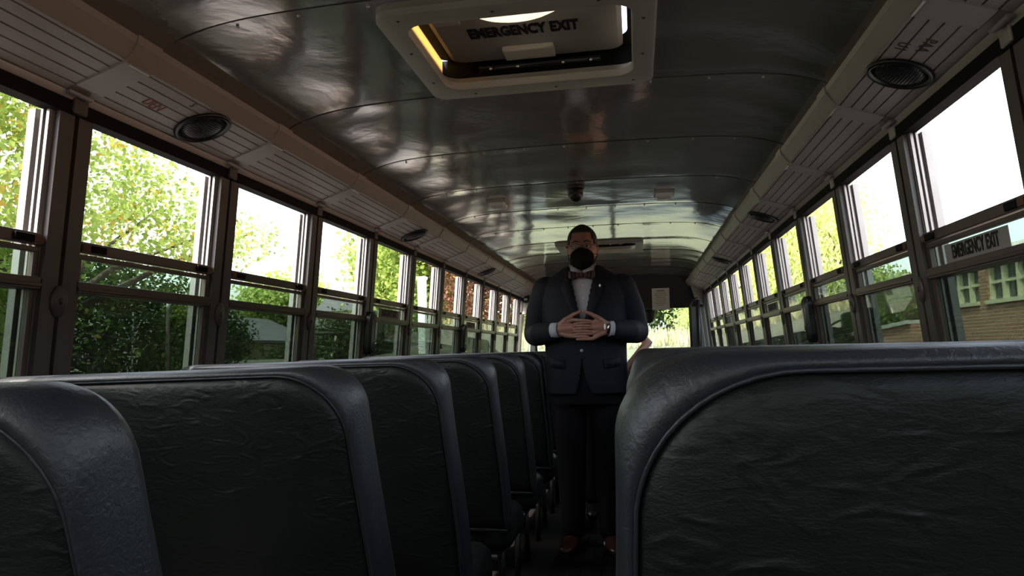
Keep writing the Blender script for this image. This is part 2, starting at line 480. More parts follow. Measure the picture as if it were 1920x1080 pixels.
# ---- cove above the windows: upper face, grooved sloping face, cream lip
def cove_profile():
    top = [(.884, 1.868), (.888, 1.852), (.912, 1.815)]
    A = Vector((.915, 1.811)); B = Vector((1.086, 1.752))
    d = (B - A); n = Vector((d.y, -d.x)).normalized()    # pointing up and out
    if n.y < 0: n = -n
    pts = [tuple(A)]
    for g in (.06, .24, .42, .61, .80):
        for t, dep in ((g - .012, 0), (g - .006, .0045), (g + .010, .0045), (g + .016, 0)):
            q = A + d * t + n * dep; pts.append(tuple(q))
    pts.append(tuple(B))
    return top, pts, A, B
CT, CG, CA, CB = cove_profile()
def build_cove(s, edges, name, side):
    T = empty(name, (0, 0, 0), 'beige grooved metal cove panels above the %s windows' % side, 'trim', kind='structure')
    ys = [e - PW for e in edges if e - PW > YB]
    ys = [YB] + ys + [YF]
    pm = None
    for i in range(len(ys) - 1):
        y0, y1 = ys[i], ys[i + 1]
        L = y1 - y0
        sect = CT + CG
        back = [(1.10, 1.80), (.92, 1.868)]
        prof = sect + back
        if pm is None or abs(L - PITCH) > .002:
            mb = MB(); mb.rings([[(s * x, 0.0, z) for x, z in prof], [(s * x, L - .003, z) for x, z in prof]])
            me = mb.mesh('cove_panel'); me.materials.append(MATS['cove_paint'])
            if abs(L - PITCH) < .002: pm = me
        else: me = pm
        o = bpy.data.objects.new('cove_panel', me); COL.objects.link(o); o.parent = T; o.location = (0, y0, 0)
        # smooth overlapping strap at the joint
        if i > 0:
            stp = MB()
            off = .003
            fl0 = [(.881, 1.871), (.884, 1.850), (.911, 1.810), (.914, 1.806), (1.050, 1.7605), (1.052, 1.766), (.916, 1.812), (.890, 1.853), (.889, 1.871)]
            stp.rings([[(s * x, -.006, z) for x, z in fl0], [(s * x, .085, z) for x, z in fl0]])
            so = obj('joint_strap', stp, 'cove_paint', T, loc=(0, y0, 0))
            clip = MB().box(-.004, .004, .0, .075, -.003, .003)
            co = obj('strap_clip', clip, 'alloy', so, bevel=.001); co.location = (s * .914, .004, 1.804)
            clip = MB().box(-.007, .007, -.04, .04, -.004, .004)
            co = obj('strap_clip', clip, 'alloy', so, bevel=.001); co.location = (s * 1.07, .03, 1.747)
    lip = MB(); lip.rings([[(s * x, y, z) for x, z in [(1.076, 1.752), (1.100, 1.735), (1.112, 1.735), (1.112, 1.754)]] for y in (YB, YF)])
    obj('lower_lip', lip, 'cove_lip', T)
    return T
trimL = build_cove(-1, YL, 'trim_1', 'left')
trimR = build_cove(1, YR, 'trim_2', 'right')

# pen marks on the coves
def cove_text(s, body, size, y, t, m, parent, sx=1., rot=0., bold=.0):
    me = text_mesh('pen_mark', body, size, sx, .0003, bold)
    o = obj('pen_mark', me, m, parent)
    d = (CB - CA).normalized()
    p2 = CA + (CB - CA) * t
    ex = Vector((0, -s, 0)); ey = Vector((-s * d.x, 0, -d.y)); ez = ex.cross(ey)
    p = Vector((s * p2.x, y, p2.y)) + ez * .0012
    M = Matrix(((ex.x, ey.x, ez.x, p.x), (ex.y, ey.y, ez.y, p.y), (ex.z, ey.z, ez.z, p.z), (0, 0, 0, 1)))
    o.matrix_local = M @ Matrix.Rotation(rot, 4, 'Z')
cove_text(-1, 'DEN', .045, 1.757, .51, 'marker_red', trimL, .85, R(-4))
cove_text(-1, '5', .030, 1.84, .12, 'marker_dark', trimL, 1.1, R(175))
cove_text(-1, 'AVI', .034, 2.285, .47, 'marker_red', trimL, .9, R(78))
cove_text(1, 'PAA', .040, 1.835, .45, 'marker_dark', trimR, 1., R(180))
cove_text(1, 'U1', .040, 1.865, .20, 'marker_dark', trimR, 1., R(180))

# ---- speakers let into the coves
def speaker(s, y, label):
    d = (CB - CA).normalized(); p2 = CA + (CB - CA) * .45
    ex = Vector((0, 1, 0)); ey = Vector((-s * d.x, 0, -d.y)); ez = ex.cross(ey)
    if ez.z > 0: ez = -ez
    ex = ey.cross(ez)
    p = Vector((s * p2.x, y, p2.y)) + ez * .002
    o = empty('cove_speaker', p, label, 'speaker', 'oval speakers in the coves')
    o.matrix_world = Matrix(((ex.x, ey.x, ez.x, p.x), (ex.y, ey.y, ez.y, p.y), (ex.z, ey.z, ez.z, p.z), (0, 0, 0, 1)))
    n = 36
    def ring(a, b, h): return [(a * math.cos(q), b * math.sin(q), h) for q in [2 * math.pi * t / n for t in range(n)]]
    obj('rim', MB().rings([ring(.084, .084, 0), ring(.084, .084, .006), ring(.077, .077, .011), ring(.071, .071, .008), ring(.070, .070, .001)]), 'plastic_black', o, True)
    g = MB(); g.rings([ring(.072, .072, .002), ring(.050, .050, .0085), ring(.025, .025, .011), ring(.003, .003, .0115)])
    go = obj('grille', g, 'plastic_black', o, True)
    hh = MB()
    for i in range(-8, 9):
        for j in range(-8, 9):
            x, yv = i * .0082 + (j % 2) * .0041, j * .0082
            q = (x / .068) ** 2 + (yv / .068) ** 2
            if q < .9: hh.box(x - .0022, x + .0022, yv - .0022, yv + .0022, .011 - .008 * q, .0128 - .008 * q)
    ho = obj('grille_mesh', hh, 'rubber_black', go); ho['kind'] = 'stuff'
    return o
speaker(-1, 1.97, 'black oval speaker nearest the camera in the left cove, beside red pen marks')
speaker(-1, 4.11, 'middle black oval speaker of the left cove')
speaker(-1, 6.22, 'farthest black oval speaker of the left cove')
speaker(1, 2.01, 'large black oval speaker nearest the camera in the right cove')
speaker(1, 4.14, 'middle black oval speaker of the right cove')
speaker(1, 6.15, 'farthest black oval speaker of the right cove')

# ---- ceiling: bowed metal sheets, one object for each
def cz(x): return 1.972 - .018 * (abs(x) / .9) ** 2 - .046 * (abs(x) / .9) ** 8
HX0, HX1, HY0, HY1 = -.325, .325, 1.775, 2.335
CE = empty('ceiling', (0, 0, 0), 'glossy bowed grey metal bus ceiling made of riveted sheets', 'ceiling', kind='structure')
edges_c = [YB] + [1.69 + PITCH * k for k in range(-8, 11)]
edges_c = [e for e in edges_c if e >= YB and e < YF] + [YF]
HATCH_SHIFT = 6 * PITCH
for i in range(len(edges_c) - 1):
    y0, y1 = edges_c[i], edges_c[i + 1]
    hole = None
    for sh in (0, HATCH_SHIFT):
        if y0 - .01 < HY0 + sh and y1 + .01 > HY1 + sh: hole = (HY0 + sh, HY1 + sh)
    xs = sorted(set([-.96 + 1.92 * k / 60 for k in range(61)] + [HX0, HX1]))
    ys = sorted(set([y0 - .012 + (y1 - y0 + .012) * k / 18 for k in range(19)] + (list(hole) if hole else [])))
    mb = MB(); idx = {}
    for a, x in enumerate(xs):
        for b, y in enumerate(ys):
            t = (y - y0) / (y1 - y0)
            # sheet sags between the bows and buckles at its seam
            wv = noise.noise(Vector((x * 2.2, y * 2.6, i * 7.3))) * .0038 + noise.noise(Vector((x * 6, y * 5, i * 3.1))) * .0012
            e = min(abs(t), abs(1 - t)); wv *= sm(0, .12, e) * .8 + .2
            buck = -.0018 * max(0, 1 - abs(t) / .07) * (1 + noise.noise(Vector((x * 9, i, 0))))
            idx[a, b] = len(mb.v); mb.v.append((x, y, cz(x) + wv + buck + (.0012 if t > .96 else 0)))
    for a in range(len(xs) - 1):
        for b in range(len(ys) - 1):
            if hole and xs[a] >= HX0 - 1e-6 and xs[a + 1] <= HX1 + 1e-6 and ys[b] >= hole[0] - 1e-6 and ys[b + 1] <= hole[1] + 1e-6: continue
            mb.f.append((idx[a, b], idx[a, b + 1], idx[a + 1, b + 1], idx[a + 1, b]))
    so = obj('ceiling_sheet', mb, 'ceiling_metal', CE, True)
    if i > 0:
        for x in (-.72, -.55, -.36, -.18, 0, .18, .36, .55, .72):
            obj('rivet', MB().ell((x, y0 + .012, cz(x) - .004), (.005, .005, .003), 8, 4), 'ceiling_metal', so, True)

# outer roof skin
RF = MB()
def rz(x): return 2.045 - .295 * (abs(x) / 1.15) ** 6
xs = sorted(set([-1.15 + 2.30 * k / 40 for k in range(41)] + [HX0 - .02, HX1 + .02]))
ysr = sorted([YB - .02, HY0 - .02, HY1 + .02, HY0 + HATCH_SHIFT - .02, HY1 + HATCH_SHIFT + .02, YF + .02])
idx = {}
for a, x in enumerate(xs):
    for b, y in enumerate(ysr): idx[a, b] = len(RF.v); RF.v.append((x, y, rz(x)))
for a in range(len(xs) - 1):
    for b in range(len(ysr) - 1):
        if b in (1, 3) and xs[a] >= HX0 - .021 and xs[a + 1] <= HX1 + .021: continue
        RF.f.append((idx[a, b], idx[a, b + 1], idx[a + 1, b + 1], idx[a + 1, b]))
tag(obj('roof', RF, 'sign_yellow', None, True), 'outer roof skin of the bus above the ceiling', 'roof', kind='structure')

# ---- roof hatches
def rrect(x0, x1, y0, y1, r, z, n=6):
    p = []
    for cx_, cy_, a0 in ((x1 - r, y1 - r, 0), (x0 + r, y1 - r, 90), (x0 + r, y0 + r, 180), (x1 - r, y0 + r, 270)):
        for k in range(n + 1):
            q = R(a0 + 90 * k / n); p.append((cx_ + r * math.cos(q), cy_ + r * math.sin(q), z))
    return p
def hatch(label):
    o = empty('roof_hatch', (0, 2.05, 1.965), label, 'hatch', 'emergency roof hatches')
    yo = 2.05; zo = 1.965
    def L(ring): return [(x, y - yo, z - zo) for x, y, z in ring]
    # flange lying under the ceiling sheet
    fr = MB(); fr.rings([L(rrect(-.366, .366, 1.735, 2.375, .045, 1.972)), L(rrect(-.366, .366, 1.735, 2.375, .045, 1.952)),
                         L(rrect(-.358, .358, 1.743, 2.367, .04, 1.948)),
                         L(rrect(-.302, .304, 1.800, 2.292, .06, 1.950)), L(rrect(-.298, .300, 1.804, 2.288, .055, 1.958)),
                         L(rrect(-.298, .300, 1.804, 2.288, .055, 1.972))], cap=False)
    obj('flange', fr, 'hatch_paint', o, True, )
    auto_smooth(o.children[-1], 30)
    ln = MB(); ln.rings([L(rrect(-.298, .300, 1.804, 2.288, .055, 1.958)), L(rrect(-.318, .318, 1.784, 2.326, .06, 1.99)), L(rrect(-.320, .320, 1.782, 2.328, .06, 2.002))], cap=False)
    obj('curb_lining', ln, 'hatch_paint', o, True)
    cu = MB(); cu.rings([L(rrect(-.345, .345, 1.755, 2.355, .05, 1.975)), L(rrect(-.345, .345, 1.755, 2.355, .05, 2.004)), L(rrect(-.323, .323, 1.779, 2.331, .05, 2.004)), L(rrect(-.323, .323, 1.779, 2.331, .05, 1.975))], cap=False)
    obj('curb', cu, 'rubber_black', o)
    sk = MB(); sk.rings([L(rrect(-.350, .350, 1.750, 2.360, .05, 2.080)), L(rrect(-.29, .29, 1.80, 2.30, .05, 2.085))], cap=False)
    for yy in (1.748, 2.355): obj('lid_seal', MB().box(-.352, .33, yy - yo, yy + .008 - yo, 2.003 - zo, 2.08 - zo), 'rubber_black', o)
    obj('lid_skirt', sk, 'rubber_black', o, True)
    for sx0, sx1, m_ in ((-.352, -.340, 'skirt_cream'), (.338, .346, 'plastic_cream')):
        obj('skirt_light', MB().box(sx0, sx1, (1.75 if sx0 < 0 else 1.79) - yo, (2.36 if sx0 < 0 else 2.335) - yo, 2.003 - zo, 2.081 - zo), m_, o)
    li = MB(); li.rings([L(rrect(-.290, .275, 1.795, 2.318, .045, 2.088)), L(rrect(-.290, .275, 1.795, 2.318, .045, 2.052)), L(rrect(-.275, .260, 1.81, 2.303, .04, 2.046)),
                         L([(-.02 + .15 * math.cos(q), 1.925 + .100 * math.sin(q), 2.046) for q in [2 * math.pi * (t_ + .5) / 28 for t_ in range(28)]]),
                         L([(-.02 + .15 * math.cos(q), 1.925 + .100 * math.sin(q), 2.088) for q in [2 * math.pi * (t_ + .5) / 28 for t_ in range(28)]]),
                         L(rrect(-.290, .275, 1.795, 2.318, .045, 2.088))], cap=False)
    lid = obj('lid', li, 'hatch_lid', o)
    me = text_mesh('lid_lettering', 'EMERGENCY EXIT', .088, .45, .0006, .0045, 1.06)
    t = obj('lid_lettering', me, 'print_black', lid)
    p = Vector((-.021, 2.098 - yo, 2.0452 - zo))
    t.matrix_local = Matrix(((1, 0, 0, p.x), (0, -1, 0, p.y), (0, 0, -1, p.z), (0, 0, 0, 1)))
    hp = MB(); hp.rings([L(rrect(-.105, .058, 2.205, 2.292, .006, 2.047)), L(rrect(-.105, .058, 2.205, 2.292, .006, 2.034)), L(rrect(-.100, .053, 2.21, 2.275, .006, 2.030))])
    h = obj('handle_plate', hp, 'plastic_cream', lid, bevel=.002)
    dm = MB(); c = (-.02, 1.925 - yo, 2.046 - zo)
    dm.ell((c[0], c[1], c[2] + .02), (.157, .107, .058), 28, 12)
    obj('vent_dome', dm, 'dome_plastic', lid, True)
    for sx0, sx1, sy0, sy1 in ((-.275, -.195, 1.975, 2.02), (.155, .245, 1.935, 1.98)):
        st = MB().box(sx0, sx1, sy0 - yo, sy1 - yo, 2.0445 - zo, 2.0465 - zo); obj('warning_sticker', st, 'paper', lid)
    # dark release bar at the front edge with its bolts
    rb = MB().tube([(-.20, 2.308 - yo, 2.022 - zo), (.20, 2.308 - yo, 2.022 - zo)], .010, 8)
    bar = obj('release_bar', rb, 'plastic_black', o, True)
    for x in (-.16, -.07, .08, .17):
        obj('bolt', MB().ell((x, 2.298 - yo, 2.016 - zo), (.006, .004, .006), 8, 6), 'chrome', bar, True)
    for k in range(10):
        q = 2 * math.pi * k / 10 + .2
        x, y = .332 * max(-1, min(1, 1.35 * math.cos(q))), 2.05 + .285 * max(-1, min(1, 1.35 * math.sin(q)))
        obj('flange_screw', MB().ell((x, y - yo, 1.9485 - zo), (.005, .005, .002), 8, 4), 'steel_dark', o, True)
    return o
H1 = hatch('roof hatch nearest the camera, its lid lettered EMERGENCY EXIT')
H2 = copy_tree(H1); H2.location.y += HATCH_SHIFT
H2['label'] = 'far roof hatch above the standing man in the suit'

# ---- ceiling fittings
def dome_camera():
    x, y = -.018, 3.93; z = cz(x)
    o = empty('ceiling_camera', (x, y, z), 'black dome security camera on the ceiling in front of the man', 'camera')
    obj('mount', MB().rings([[(a * math.cos(q), a * math.sin(q), h) for q in [2 * math.pi * k / 24 for k in range(24)]] for a, h in ((.052, .004), (.052, -.014), (.046, -.020))]), 'plastic_black', o, True)
    b = MB(); b.ell((0, -.005, -.040), (.043, .046, .048), 20, 12); obj('housing', b, 'plastic_black', o, True)
    le = MB(); le.rings([[(a * math.cos(q), -.005 - h, -.055 + a * math.sin(q)) for q in [2 * math.pi * k / 20 for k in range(20)]] for a, h in ((.018, .036), (.017, .046), (.012, .046), (.011, .041), (.002, .042))]); obj('lens_ring', le, 'steel_dark', o, True)
dome_camera()
def dome_lamp(x, y, label):
    o = empty('dome_lamp', (x, y, cz(x)), label, 'lamp', 'dome lamps on the ceiling')
    o.rotation_euler = (0, math.atan2(cz(x) - cz(x + .02), .02), 0)
    b = MB(); b.rings([[(px, py, pz) for px, py, pz in rrect(-.058, .058, -.075, .075, .012, h)] for h in (.004, -.012)]); obj('base', b, 'plastic_grey', o, bevel=.002)
    l_ = MB(); l_.rings([rrect(-.048, .048, -.065, .065, .012, -.010), rrect(-.046, .046, -.063, .063, .012, -.030), rrect(-.036, .036, -.052, .052, .012, -.036)]); obj('lens', l_, 'lens_white', o, True)
    auto_smooth(o.children[-1], 35)
dome_lamp(-.50, 4.20, 'small dome lamp on the ceiling left of the dome camera')
dome_lamp(.468, 4.22, 'small dome lamp on the ceiling right of the dome camera')

# ---- front of the bus
FB = empty('wall_front', (0, YF, 0), 'dark front bulkhead above the windscreen with pale corner panels', 'wall', kind='structure')
hp = MB().hexa([(-.80, .20, 1.56), (1.12, .20, 1.56), (1.12, .25, 1.56), (-.80, .25, 1.56), (-.80, .02, 1.985), (1.12, .02, 1.985), (1.12, .08, 1.985), (-.80, .08, 1.985)])
obj('header_panel', hp, 'header_dark', FB)
lc = MB().prism([(-1.20, 1.555), (-.80, 1.555), (-.78, 1.93), (-.88, 1.92), (-1.20, 1.74)], -.01, .05); obj('corner_panel', lc, 'cove_paint', FB, bevel=.006)
lcs = MB().box(-1.2, -.79, -.02, .06, 1.535, 1.565); obj('corner_shelf', lcs, 'cove_paint', FB, bevel=.004)
rc = MB().prism([(1.20, 1.555), (1.0, 1.60), (.92, 1.90), (1.0, 1.90), (1.20, 1.74)], -.01, .05); obj('corner_panel', rc, 'cove_paint', FB, bevel=.006)
top = MB().hexa([(-1.15, -.02, 1.74), (1.15, -.02, 1.74), (1.15, .7, 1.74), (-1.15, .7, 1.74), (-1.0, -.02, 2.03), (1.0, -.02, 2.03), (1.0, .7, 2.03), (-1.0, .7, 2.03)])
# cab roof
cr = MB().hexa([(-1.15, -.02, 1.99), (1.15, -.02, 1.99), (1.15, 1.1, 1.86), (-1.15, 1.1, 1.86), (-1.1, -.02, 2.05), (1.1, -.02, 2.05), (1.1, 1.1, 1.95), (-1.1, 1.1, 1.95)])
obj('cab_roof', cr, 'header_dark', FB)
dash = MB().hexa([(-1.15, .95, .35), (1.15, .95, .35), (1.15, 1.6, .35), (-1.15, 1.6, .35), (-1.15, 1.05, .86), (1.15, 1.05, .86), (1.15, 1.6, .92), (-1.15, 1.6, .92)])
obj('dashboard', dash, 'plastic_black', FB, bevel=.02)
obj('nose_panel', MB().box(-1.2, 1.2, 1.58, 1.64, 0, .92), 'lower_wall', FB)
for x in (-1.16, 0.0, 1.14):
    obj('windscreen_post', MB().hexa([(x - .03, 1.5, .9), (x + .03, 1.5, .9), (x + .03, 1.58, .9), (x - .03, 1.58, .9), (x - .03, 1.0, 1.9), (x + .03, 1.0, 1.9), (x + .03, 1.08, 1.9), (x - .03, 1.08, 1.9)]), 'header_dark', FB)
for x0, x1 in ((-1.13, -.03), (.03, 1.11)):
    obj('windscreen_pane', MB().hexa([(x0, 1.54, .9), (x1, 1.54, .9), (x1, 1.545, .9), (x0, 1.545, .9), (x0, 1.04, 1.9), (x1, 1.04, 1.9), (x1, 1.045, 1.9), (x0, 1.045, 1.9)]), 'screen_glass', FB)
# driver's window with arched frame, and the entrance door on the other side
DW = empty('window_40', (0, YF, 0), "arched driver's side window at the front left of the bus", 'window', kind='structure')
mb = MB(); wbox(mb, -1, 0, .05, 0, 1.6, 0, .95); obj('lower_panel', mb, 'lower_wall', DW)
pts = []
for k in range(13):
    q = R(180 - 180 * k / 12); pts.append((.52 + .46 * math.cos(q), 1.28 + .42 * math.sin(q)))
path = [(.06, .95)] + pts + [(.98, .95)]
fr = MB().tube([(-(wx(z) + .02), y, z) for y, z in path], .022, 8, closed=True); obj('arch_frame', fr, 'alloy', DW, True)
gp = MB(); pr = [(y, z) for y, z in path]; gp.rings([[(-(wx(z) + .024), y, z) for y, z in pr], [(-(wx(z) + .028), y, z) for y, z in pr]]); obj('arch_pane', gp, 'screen_glass', DW)
mb = MB(); wbox(mb, -1, 0, .05, 1.0, 1.6, .95, 1.9); obj('corner_post', mb, 'header_dark', DW)
mb = MB(); wbox(mb, -1, 0, .05, -.02, .06, .95, 1.74); obj('corner_post', mb, 'post_paint', DW)
mb = MB(); wbox(mb, -1, 0, .05, 0, 1.6, 1.74, 1.95); obj('upper_panel', mb, 'lower_wall', DW)
DR = empty('door_1', (0, YF, 0), 'dark framed folding entrance door at the front right of the bus', 'door', kind='structure')
for y0, y1 in ((-.04, .10), (.52, .62), (1.02, 1.6)):
    mb = MB(); wbox(mb, 1, -.02, .05, y0, y1, 0, 1.9); obj('door_post', mb, 'header_dark', DR)
for y0, y1 in ((.10, .52), (.62, 1.02)):
    mb = MB(); wbox(mb, 1, .02, .026, y0, y1, .1, 1.62); obj('door_pane', mb, 'screen_glass', DR)
mb = MB(); wbox(mb, 1, 0, .05, 0, 1.1, 1.62, 1.95); obj('upper_panel', mb, 'header_dark', DR)
st = empty('stanchion_panel', (1.0, 8.72, 0), 'dark padded crash barrier post beside the entrance door', 'barrier')
obj('barrier_post', MB().tube([(0, 0, 0), (0, 0, 1.62)], .022, 12), 'plastic_black', st, True)
obj('barrier_post', MB().tube([(-.09, .03, 0), (-.09, .03, 1.56), (-.06, .02, 1.62), (0, 0, 1.64)], .018, 12), 'plastic_black', st, True)
obj('modesty_sheet', MB().box(-.085, -.005, .004, .022, .25, 1.55), 'header_dark', st, bevel=.004)

# notice on the header
nb = empty('paper_notice', (.60, 9.22, 1.67), 'white paper notice taped to the dark front header', 'notice')
nb.rotation_euler = (-math.atan2(.18, .425) * -1, 0, 0)
obj('sheet', MB().box(-.105, .105, -.004, -.001, -.14, .14), 'paper', nb)
for k in range(8):
    wd = (.05, .07, .075, .06, .07, .065, .07, .04)[k]
    obj('printed_line', MB().box(-wd, wd * .9, -.0052, -.004, .10 - k * .026, .106 - k * .026 + (.008 if k == 0 else 0)), 'paper_print', nb)
nb.location = (.59, YF + .152, 1.675)
# round heater fan at the left corner
fn = empty('corner_speaker', (-1.06, YF - .015, 1.73), 'round black fitting with a white badge on the front left corner panel', 'fitting')
rg = lambda r, y: [(r * math.cos(q), y, r * math.sin(q)) for q in [2 * math.pi * k / 24 for k in range(24)]]
obj('rim', MB().rings([rg(.055, .01), rg(.055, -.012), rg(.045, -.02), rg(.040, -.012)]), 'plastic_black', fn, True)
obj('badge', MB().box(-.022, .022, -.024, -.012, -.022, .006), 'lens_white', fn, bevel=.004)
# interior mirror by the windscreen
im = empty('driver_mirror', (.46, 9.75, 1.56), 'dark rounded mirror hanging before the windscreen beside the man', 'mirror')
obj('mirror_back', MB().ell((0, 0, -.02), (.075, .03, .135), 20, 12), 'plastic_black', im, True)
obj('mirror_arm', MB().tube([(0, .02, .08), (0, .05, .22)], .012, 8), 'plastic_black', im, True)

# driver's seat (behind the man, mostly hidden)
ds = empty('driver_chair', (-.55, 9.35, 0), "black high-backed driver's seat at the front left", 'seat')
obj('pedestal', MB().box(-.18, .18, -.1, .25, 0, .40), 'plastic_black', ds, bevel=.02)
obj('cushion', MB().box(-.25, .25, -.12, .36, .40, .52), 'vinyl', ds, bevel=.04)
obj('backrest', MB().hexa([(-.24, -.16, .5), (.24, -.16, .5), (.24, -.04, .5), (-.24, -.04, .5), (-.20, -.30, 1.16), (.20, -.30, 1.16), (.20, -.20, 1.16), (-.20, -.20, 1.16)]), 'vinyl', ds, bevel=.04)
sw = empty('steering_wheel', (-.55, 9.85, .95), 'black steering wheel in front of the driver seat', 'steering wheel')
sw.rotation_euler = (R(-35), 0, 0)
obj('rim', MB().tube([(.22 * math.cos(q), .22 * math.sin(q), 0) for q in [2 * math.pi * k / 28 for k in range(28)]], .014, 8, closed=True), 'plastic_black', sw, True)
obj('hub', MB().ell((0, 0, -.02), (.07, .07, .03), 14, 8), 'plastic_black', sw, True)
for q in (90, 210, 330): obj('spoke', MB().tube([(0, 0, -.01), (.22 * math.cos(R(q)), .22 * math.sin(R(q)), 0)], .01, 6), 'plastic_black', sw, True)
obj('column', MB().tube([(0, 0, -.02), (0, .0, -.30)], .03, 10), 'plastic_black', sw, True)

# ---- rear of the bus (behind the camera)
RW = empty('wall_back', (0, YB, 0), 'rear wall of the bus with emergency door glass', 'wall', kind='structure')
obj('lower_panel', MB().box(-1.2, 1.2, -.05, 0, 0, .95), 'lower_wall', RW)
obj('upper_panel', MB().box(-1.17, 1.17, -.05, 0, 1.66, 2.04), 'lower_wall', RW)
for x0, x1 in ((-1.2, -1.02), (-.42, -.34), (.34, .42), (1.02, 1.2)): obj('rear_post', MB().box(x0, x1, -.05, 0, .95, 1.66), 'post_paint', RW)
for x0, x1 in ((-1.02, -.42), (-.34, .34), (.42, 1.02)): obj('rear_pane', MB().box(x0, x1, -.03, -.025, .95, 1.66), 'screen_glass', RW)

# window release handles
def release(s, y, z, label):
    o = empty('release_handle', (s * (wx(z) - .004), y, z), label, 'handle', 'window release handles')
    rr = [rrect(-.05, .05, -.115, .115, .045, h) for h in (0, .022)]
    rr.append(rrect(-.038, .038, -.10, .10, .036, .034))
    ring = [[(-s * h2 + s * .088 * 0, x, yv) for x, yv, h2 in r] for r in rr]
    obj('cover', MB().rings(ring), 'plastic_black', o, True); auto_smooth(o.children[-1], 40)
    obj('lever', MB().box(-s * .030 - .008, -s * .030 + .008, .012, .026, -.03, .06), 'lens_white', o, bevel=.003)
    obj('pivot', MB().ell((-s * .036, .018, -.055), (.006, .009, .009), 10, 6), 'chrome', o, True)
    o.rotation_euler = (0, s * -R(5.0), 0)
release(-1, 3.725, 1.20, 'black oval window release handle on the nearer left post')
release(-1, 5.86, 1.20, 'black oval window release handle on the farther left post')
release(1, 3.80, 1.20, 'black oval window release handle on the right window post')

# ================================================================== BENCH SEATS
SW = .865
def seat_outline(inset=0., rad=.075, top=1.07):
    """closed outline in (u,z), u from the aisle edge to the wall"""
    pts = []
    zb = .40
    def ua(z): return .022 * sm(.50, 1.04, z)
    for k in range(12):
        z = zb + (top - rad - zb) * k / 11; pts.append((ua(z), z))
    rx, rzv = rad * 1.05, rad
    cxu = ua(top - rad) + rx
    for k in range(1, 12):
        q = R(180 - 90 * k / 12); ex = 1.0
        pts.append((cxu + rx * math.copysign(abs(math.cos(q)) ** ex, math.cos(q)), top - rzv + rzv * math.sin(q) ** ex))
    for k in range(14):
        u = cxu + (SW - .01 - rad - cxu) * k / 13; pts.append((u, top + .0 * u))
    for k in range(1, 12):
        q = R(90 - 90 * k / 12); pts.append((SW - .01 - rad + rad * math.cos(q), top - rad + rad * math.sin(q)))
    for k in range(12):
        z = top - rad + (zb - top + rad) * k / 11; pts.append((SW - .01, z))
    for k in range(1, 14):
        u = SW - .01 + (0 - SW + .01) * k / 14; pts.append((u, zb))
    if not inset: return pts
    n = len(pts); out = []
    for i in range(n):
        a = Vector(pts[i - 1]); b = Vector(pts[(i + 1) % n]); d = (b - a).normalized()
        nr = Vector((d.y, -d.x))      # inward for this direction
        out.append((pts[i][0] + nr.x * inset, pts[i][1] + nr.y * inset))
    return out
REC = .24
def seat_proto(s, label):
    """s=+1 right bench (aisle edge at low x), s=-1 left bench"""
    o = empty('bench_seat', (0, 0, 0), label, 'bench seat', 'green-black vinyl bench seats')
    X0 = .222 if s < 0 else .236
    def P(u, z, y):
        return (s * (X0 + u), y + (1.07 - z) * REC, z)
    O0 = seat_outline()
    def ring(ins, y, rad=.075): return [P(u, z, y) for u, z in seat_outline(ins, rad)]
    TH = .102
    band = MB(); band.rings([ring(.018, .004, .145), ring(.013, -.002, .14), ring(.007, .002, .125), ring(.002, .014, .10), ring(0, .030, .085), ring(-.001, .055), ring(0, TH - .018), ring(.003, TH - .004, .08), ring(.012, TH, .09)], cap=False)
    obj('border_band', band, 'vinyl_band_sheen', o, True)
    cu, cz_ = SW / 2, .735
    def panel(y, sg, name):
        rs = []
        base = seat_outline(.018, .145) if sg > 0 else seat_outline(.012, .09)
        for f_, py in ((1.0, .004), (.985, -.004), (.96, -.0085), (.92, -.012), (.84, -.0155), (.70, -.019), (.52, -.021), (.34, -.022), (.17, -.0225), (.03, -.023)):
            r = []
            for u, z in base:
                uu, zz = cu + (u - cu) * f_, cz_ + (z - cz_) * f_
                wr = noise.noise(Vector((uu * 9, zz * 16, s * 3.7 + sg))) * .004 * sm(1, .9, f_)
                wr += noise.noise(Vector((uu * 3.3, zz * 4, s * 1.7 + sg))) * .006 * sm(1, .85, f_)
                r.append(P(uu, zz, y + sg * (py + wr)))
            rs.append(r)
        mb = MB(); mb.rings(rs, cap=False)
        n = len(base); last = len(mb.v) - n
        mb.f.append(tuple(range(last, last + n)))
        return obj(name, mb, 'vinyl', o, True)
    panel(.003, 1, 'rear_panel')
    panel(TH - .003, -1, 'front_panel')
    for y, ins, rd_ in ((.001, .0165, .144), (TH + .001, .0085, .088)):
        obj('piping', MB().tube(ring(ins, y, rd_), .0026, 6, closed=True), 'vinyl_band_sheen', o, True)
    # cushion
    cs = []
    for ins, z in ((.03, .315), (.0, .335), (-.004, .375), (.0, .42), (.02, .445), (.08, .455)):
        cs.append([(s * (X0 + x), y, zz) for x, y, zz in rrect(.01 + ins, SW - .02 - ins, .19 + ins, .58 - ins, .05, z)])
    mb = MB(); mb.rings(cs); obj('seat_cushion', mb, 'vinyl', o, True)
    fr = MB().tube([(s * (X0 + .06), .20, .30), (s * (X0 + .06), .54, .30), (s * (X0 + SW - .05), .54, .30), (s * (X0 + SW - .05), .20, .30)], .014, 8, closed=True)
    obj('seat_frame', fr, 'steel_dark', o, True)
    for (yy) in (.24, .50):
        obj('leg', MB().tube([(s * (X0 + .10), yy, .295), (s * (X0 + .10), yy + (.03 if yy > .4 else -.03), 0.0)], .014, 8), 'steel_dark', o, True)
    obj('back_post', MB().tube([(s * (X0 + .12), .215, .30), (s * (X0 + .12), .19, .48)], .014, 8), 'steel_dark', o, True)
    obj('wall_rail', MB().box(*sorted((s * (X0 + SW - .03), s * 1.13)), .22, .52, .285, .305), 'steel_dark', o)
    return o
ROW_L = [.59, 1.27, 1.91, 2.60, 3.30, 4.02, 4.72, 5.42, 6.12, 6.82, 7.52]
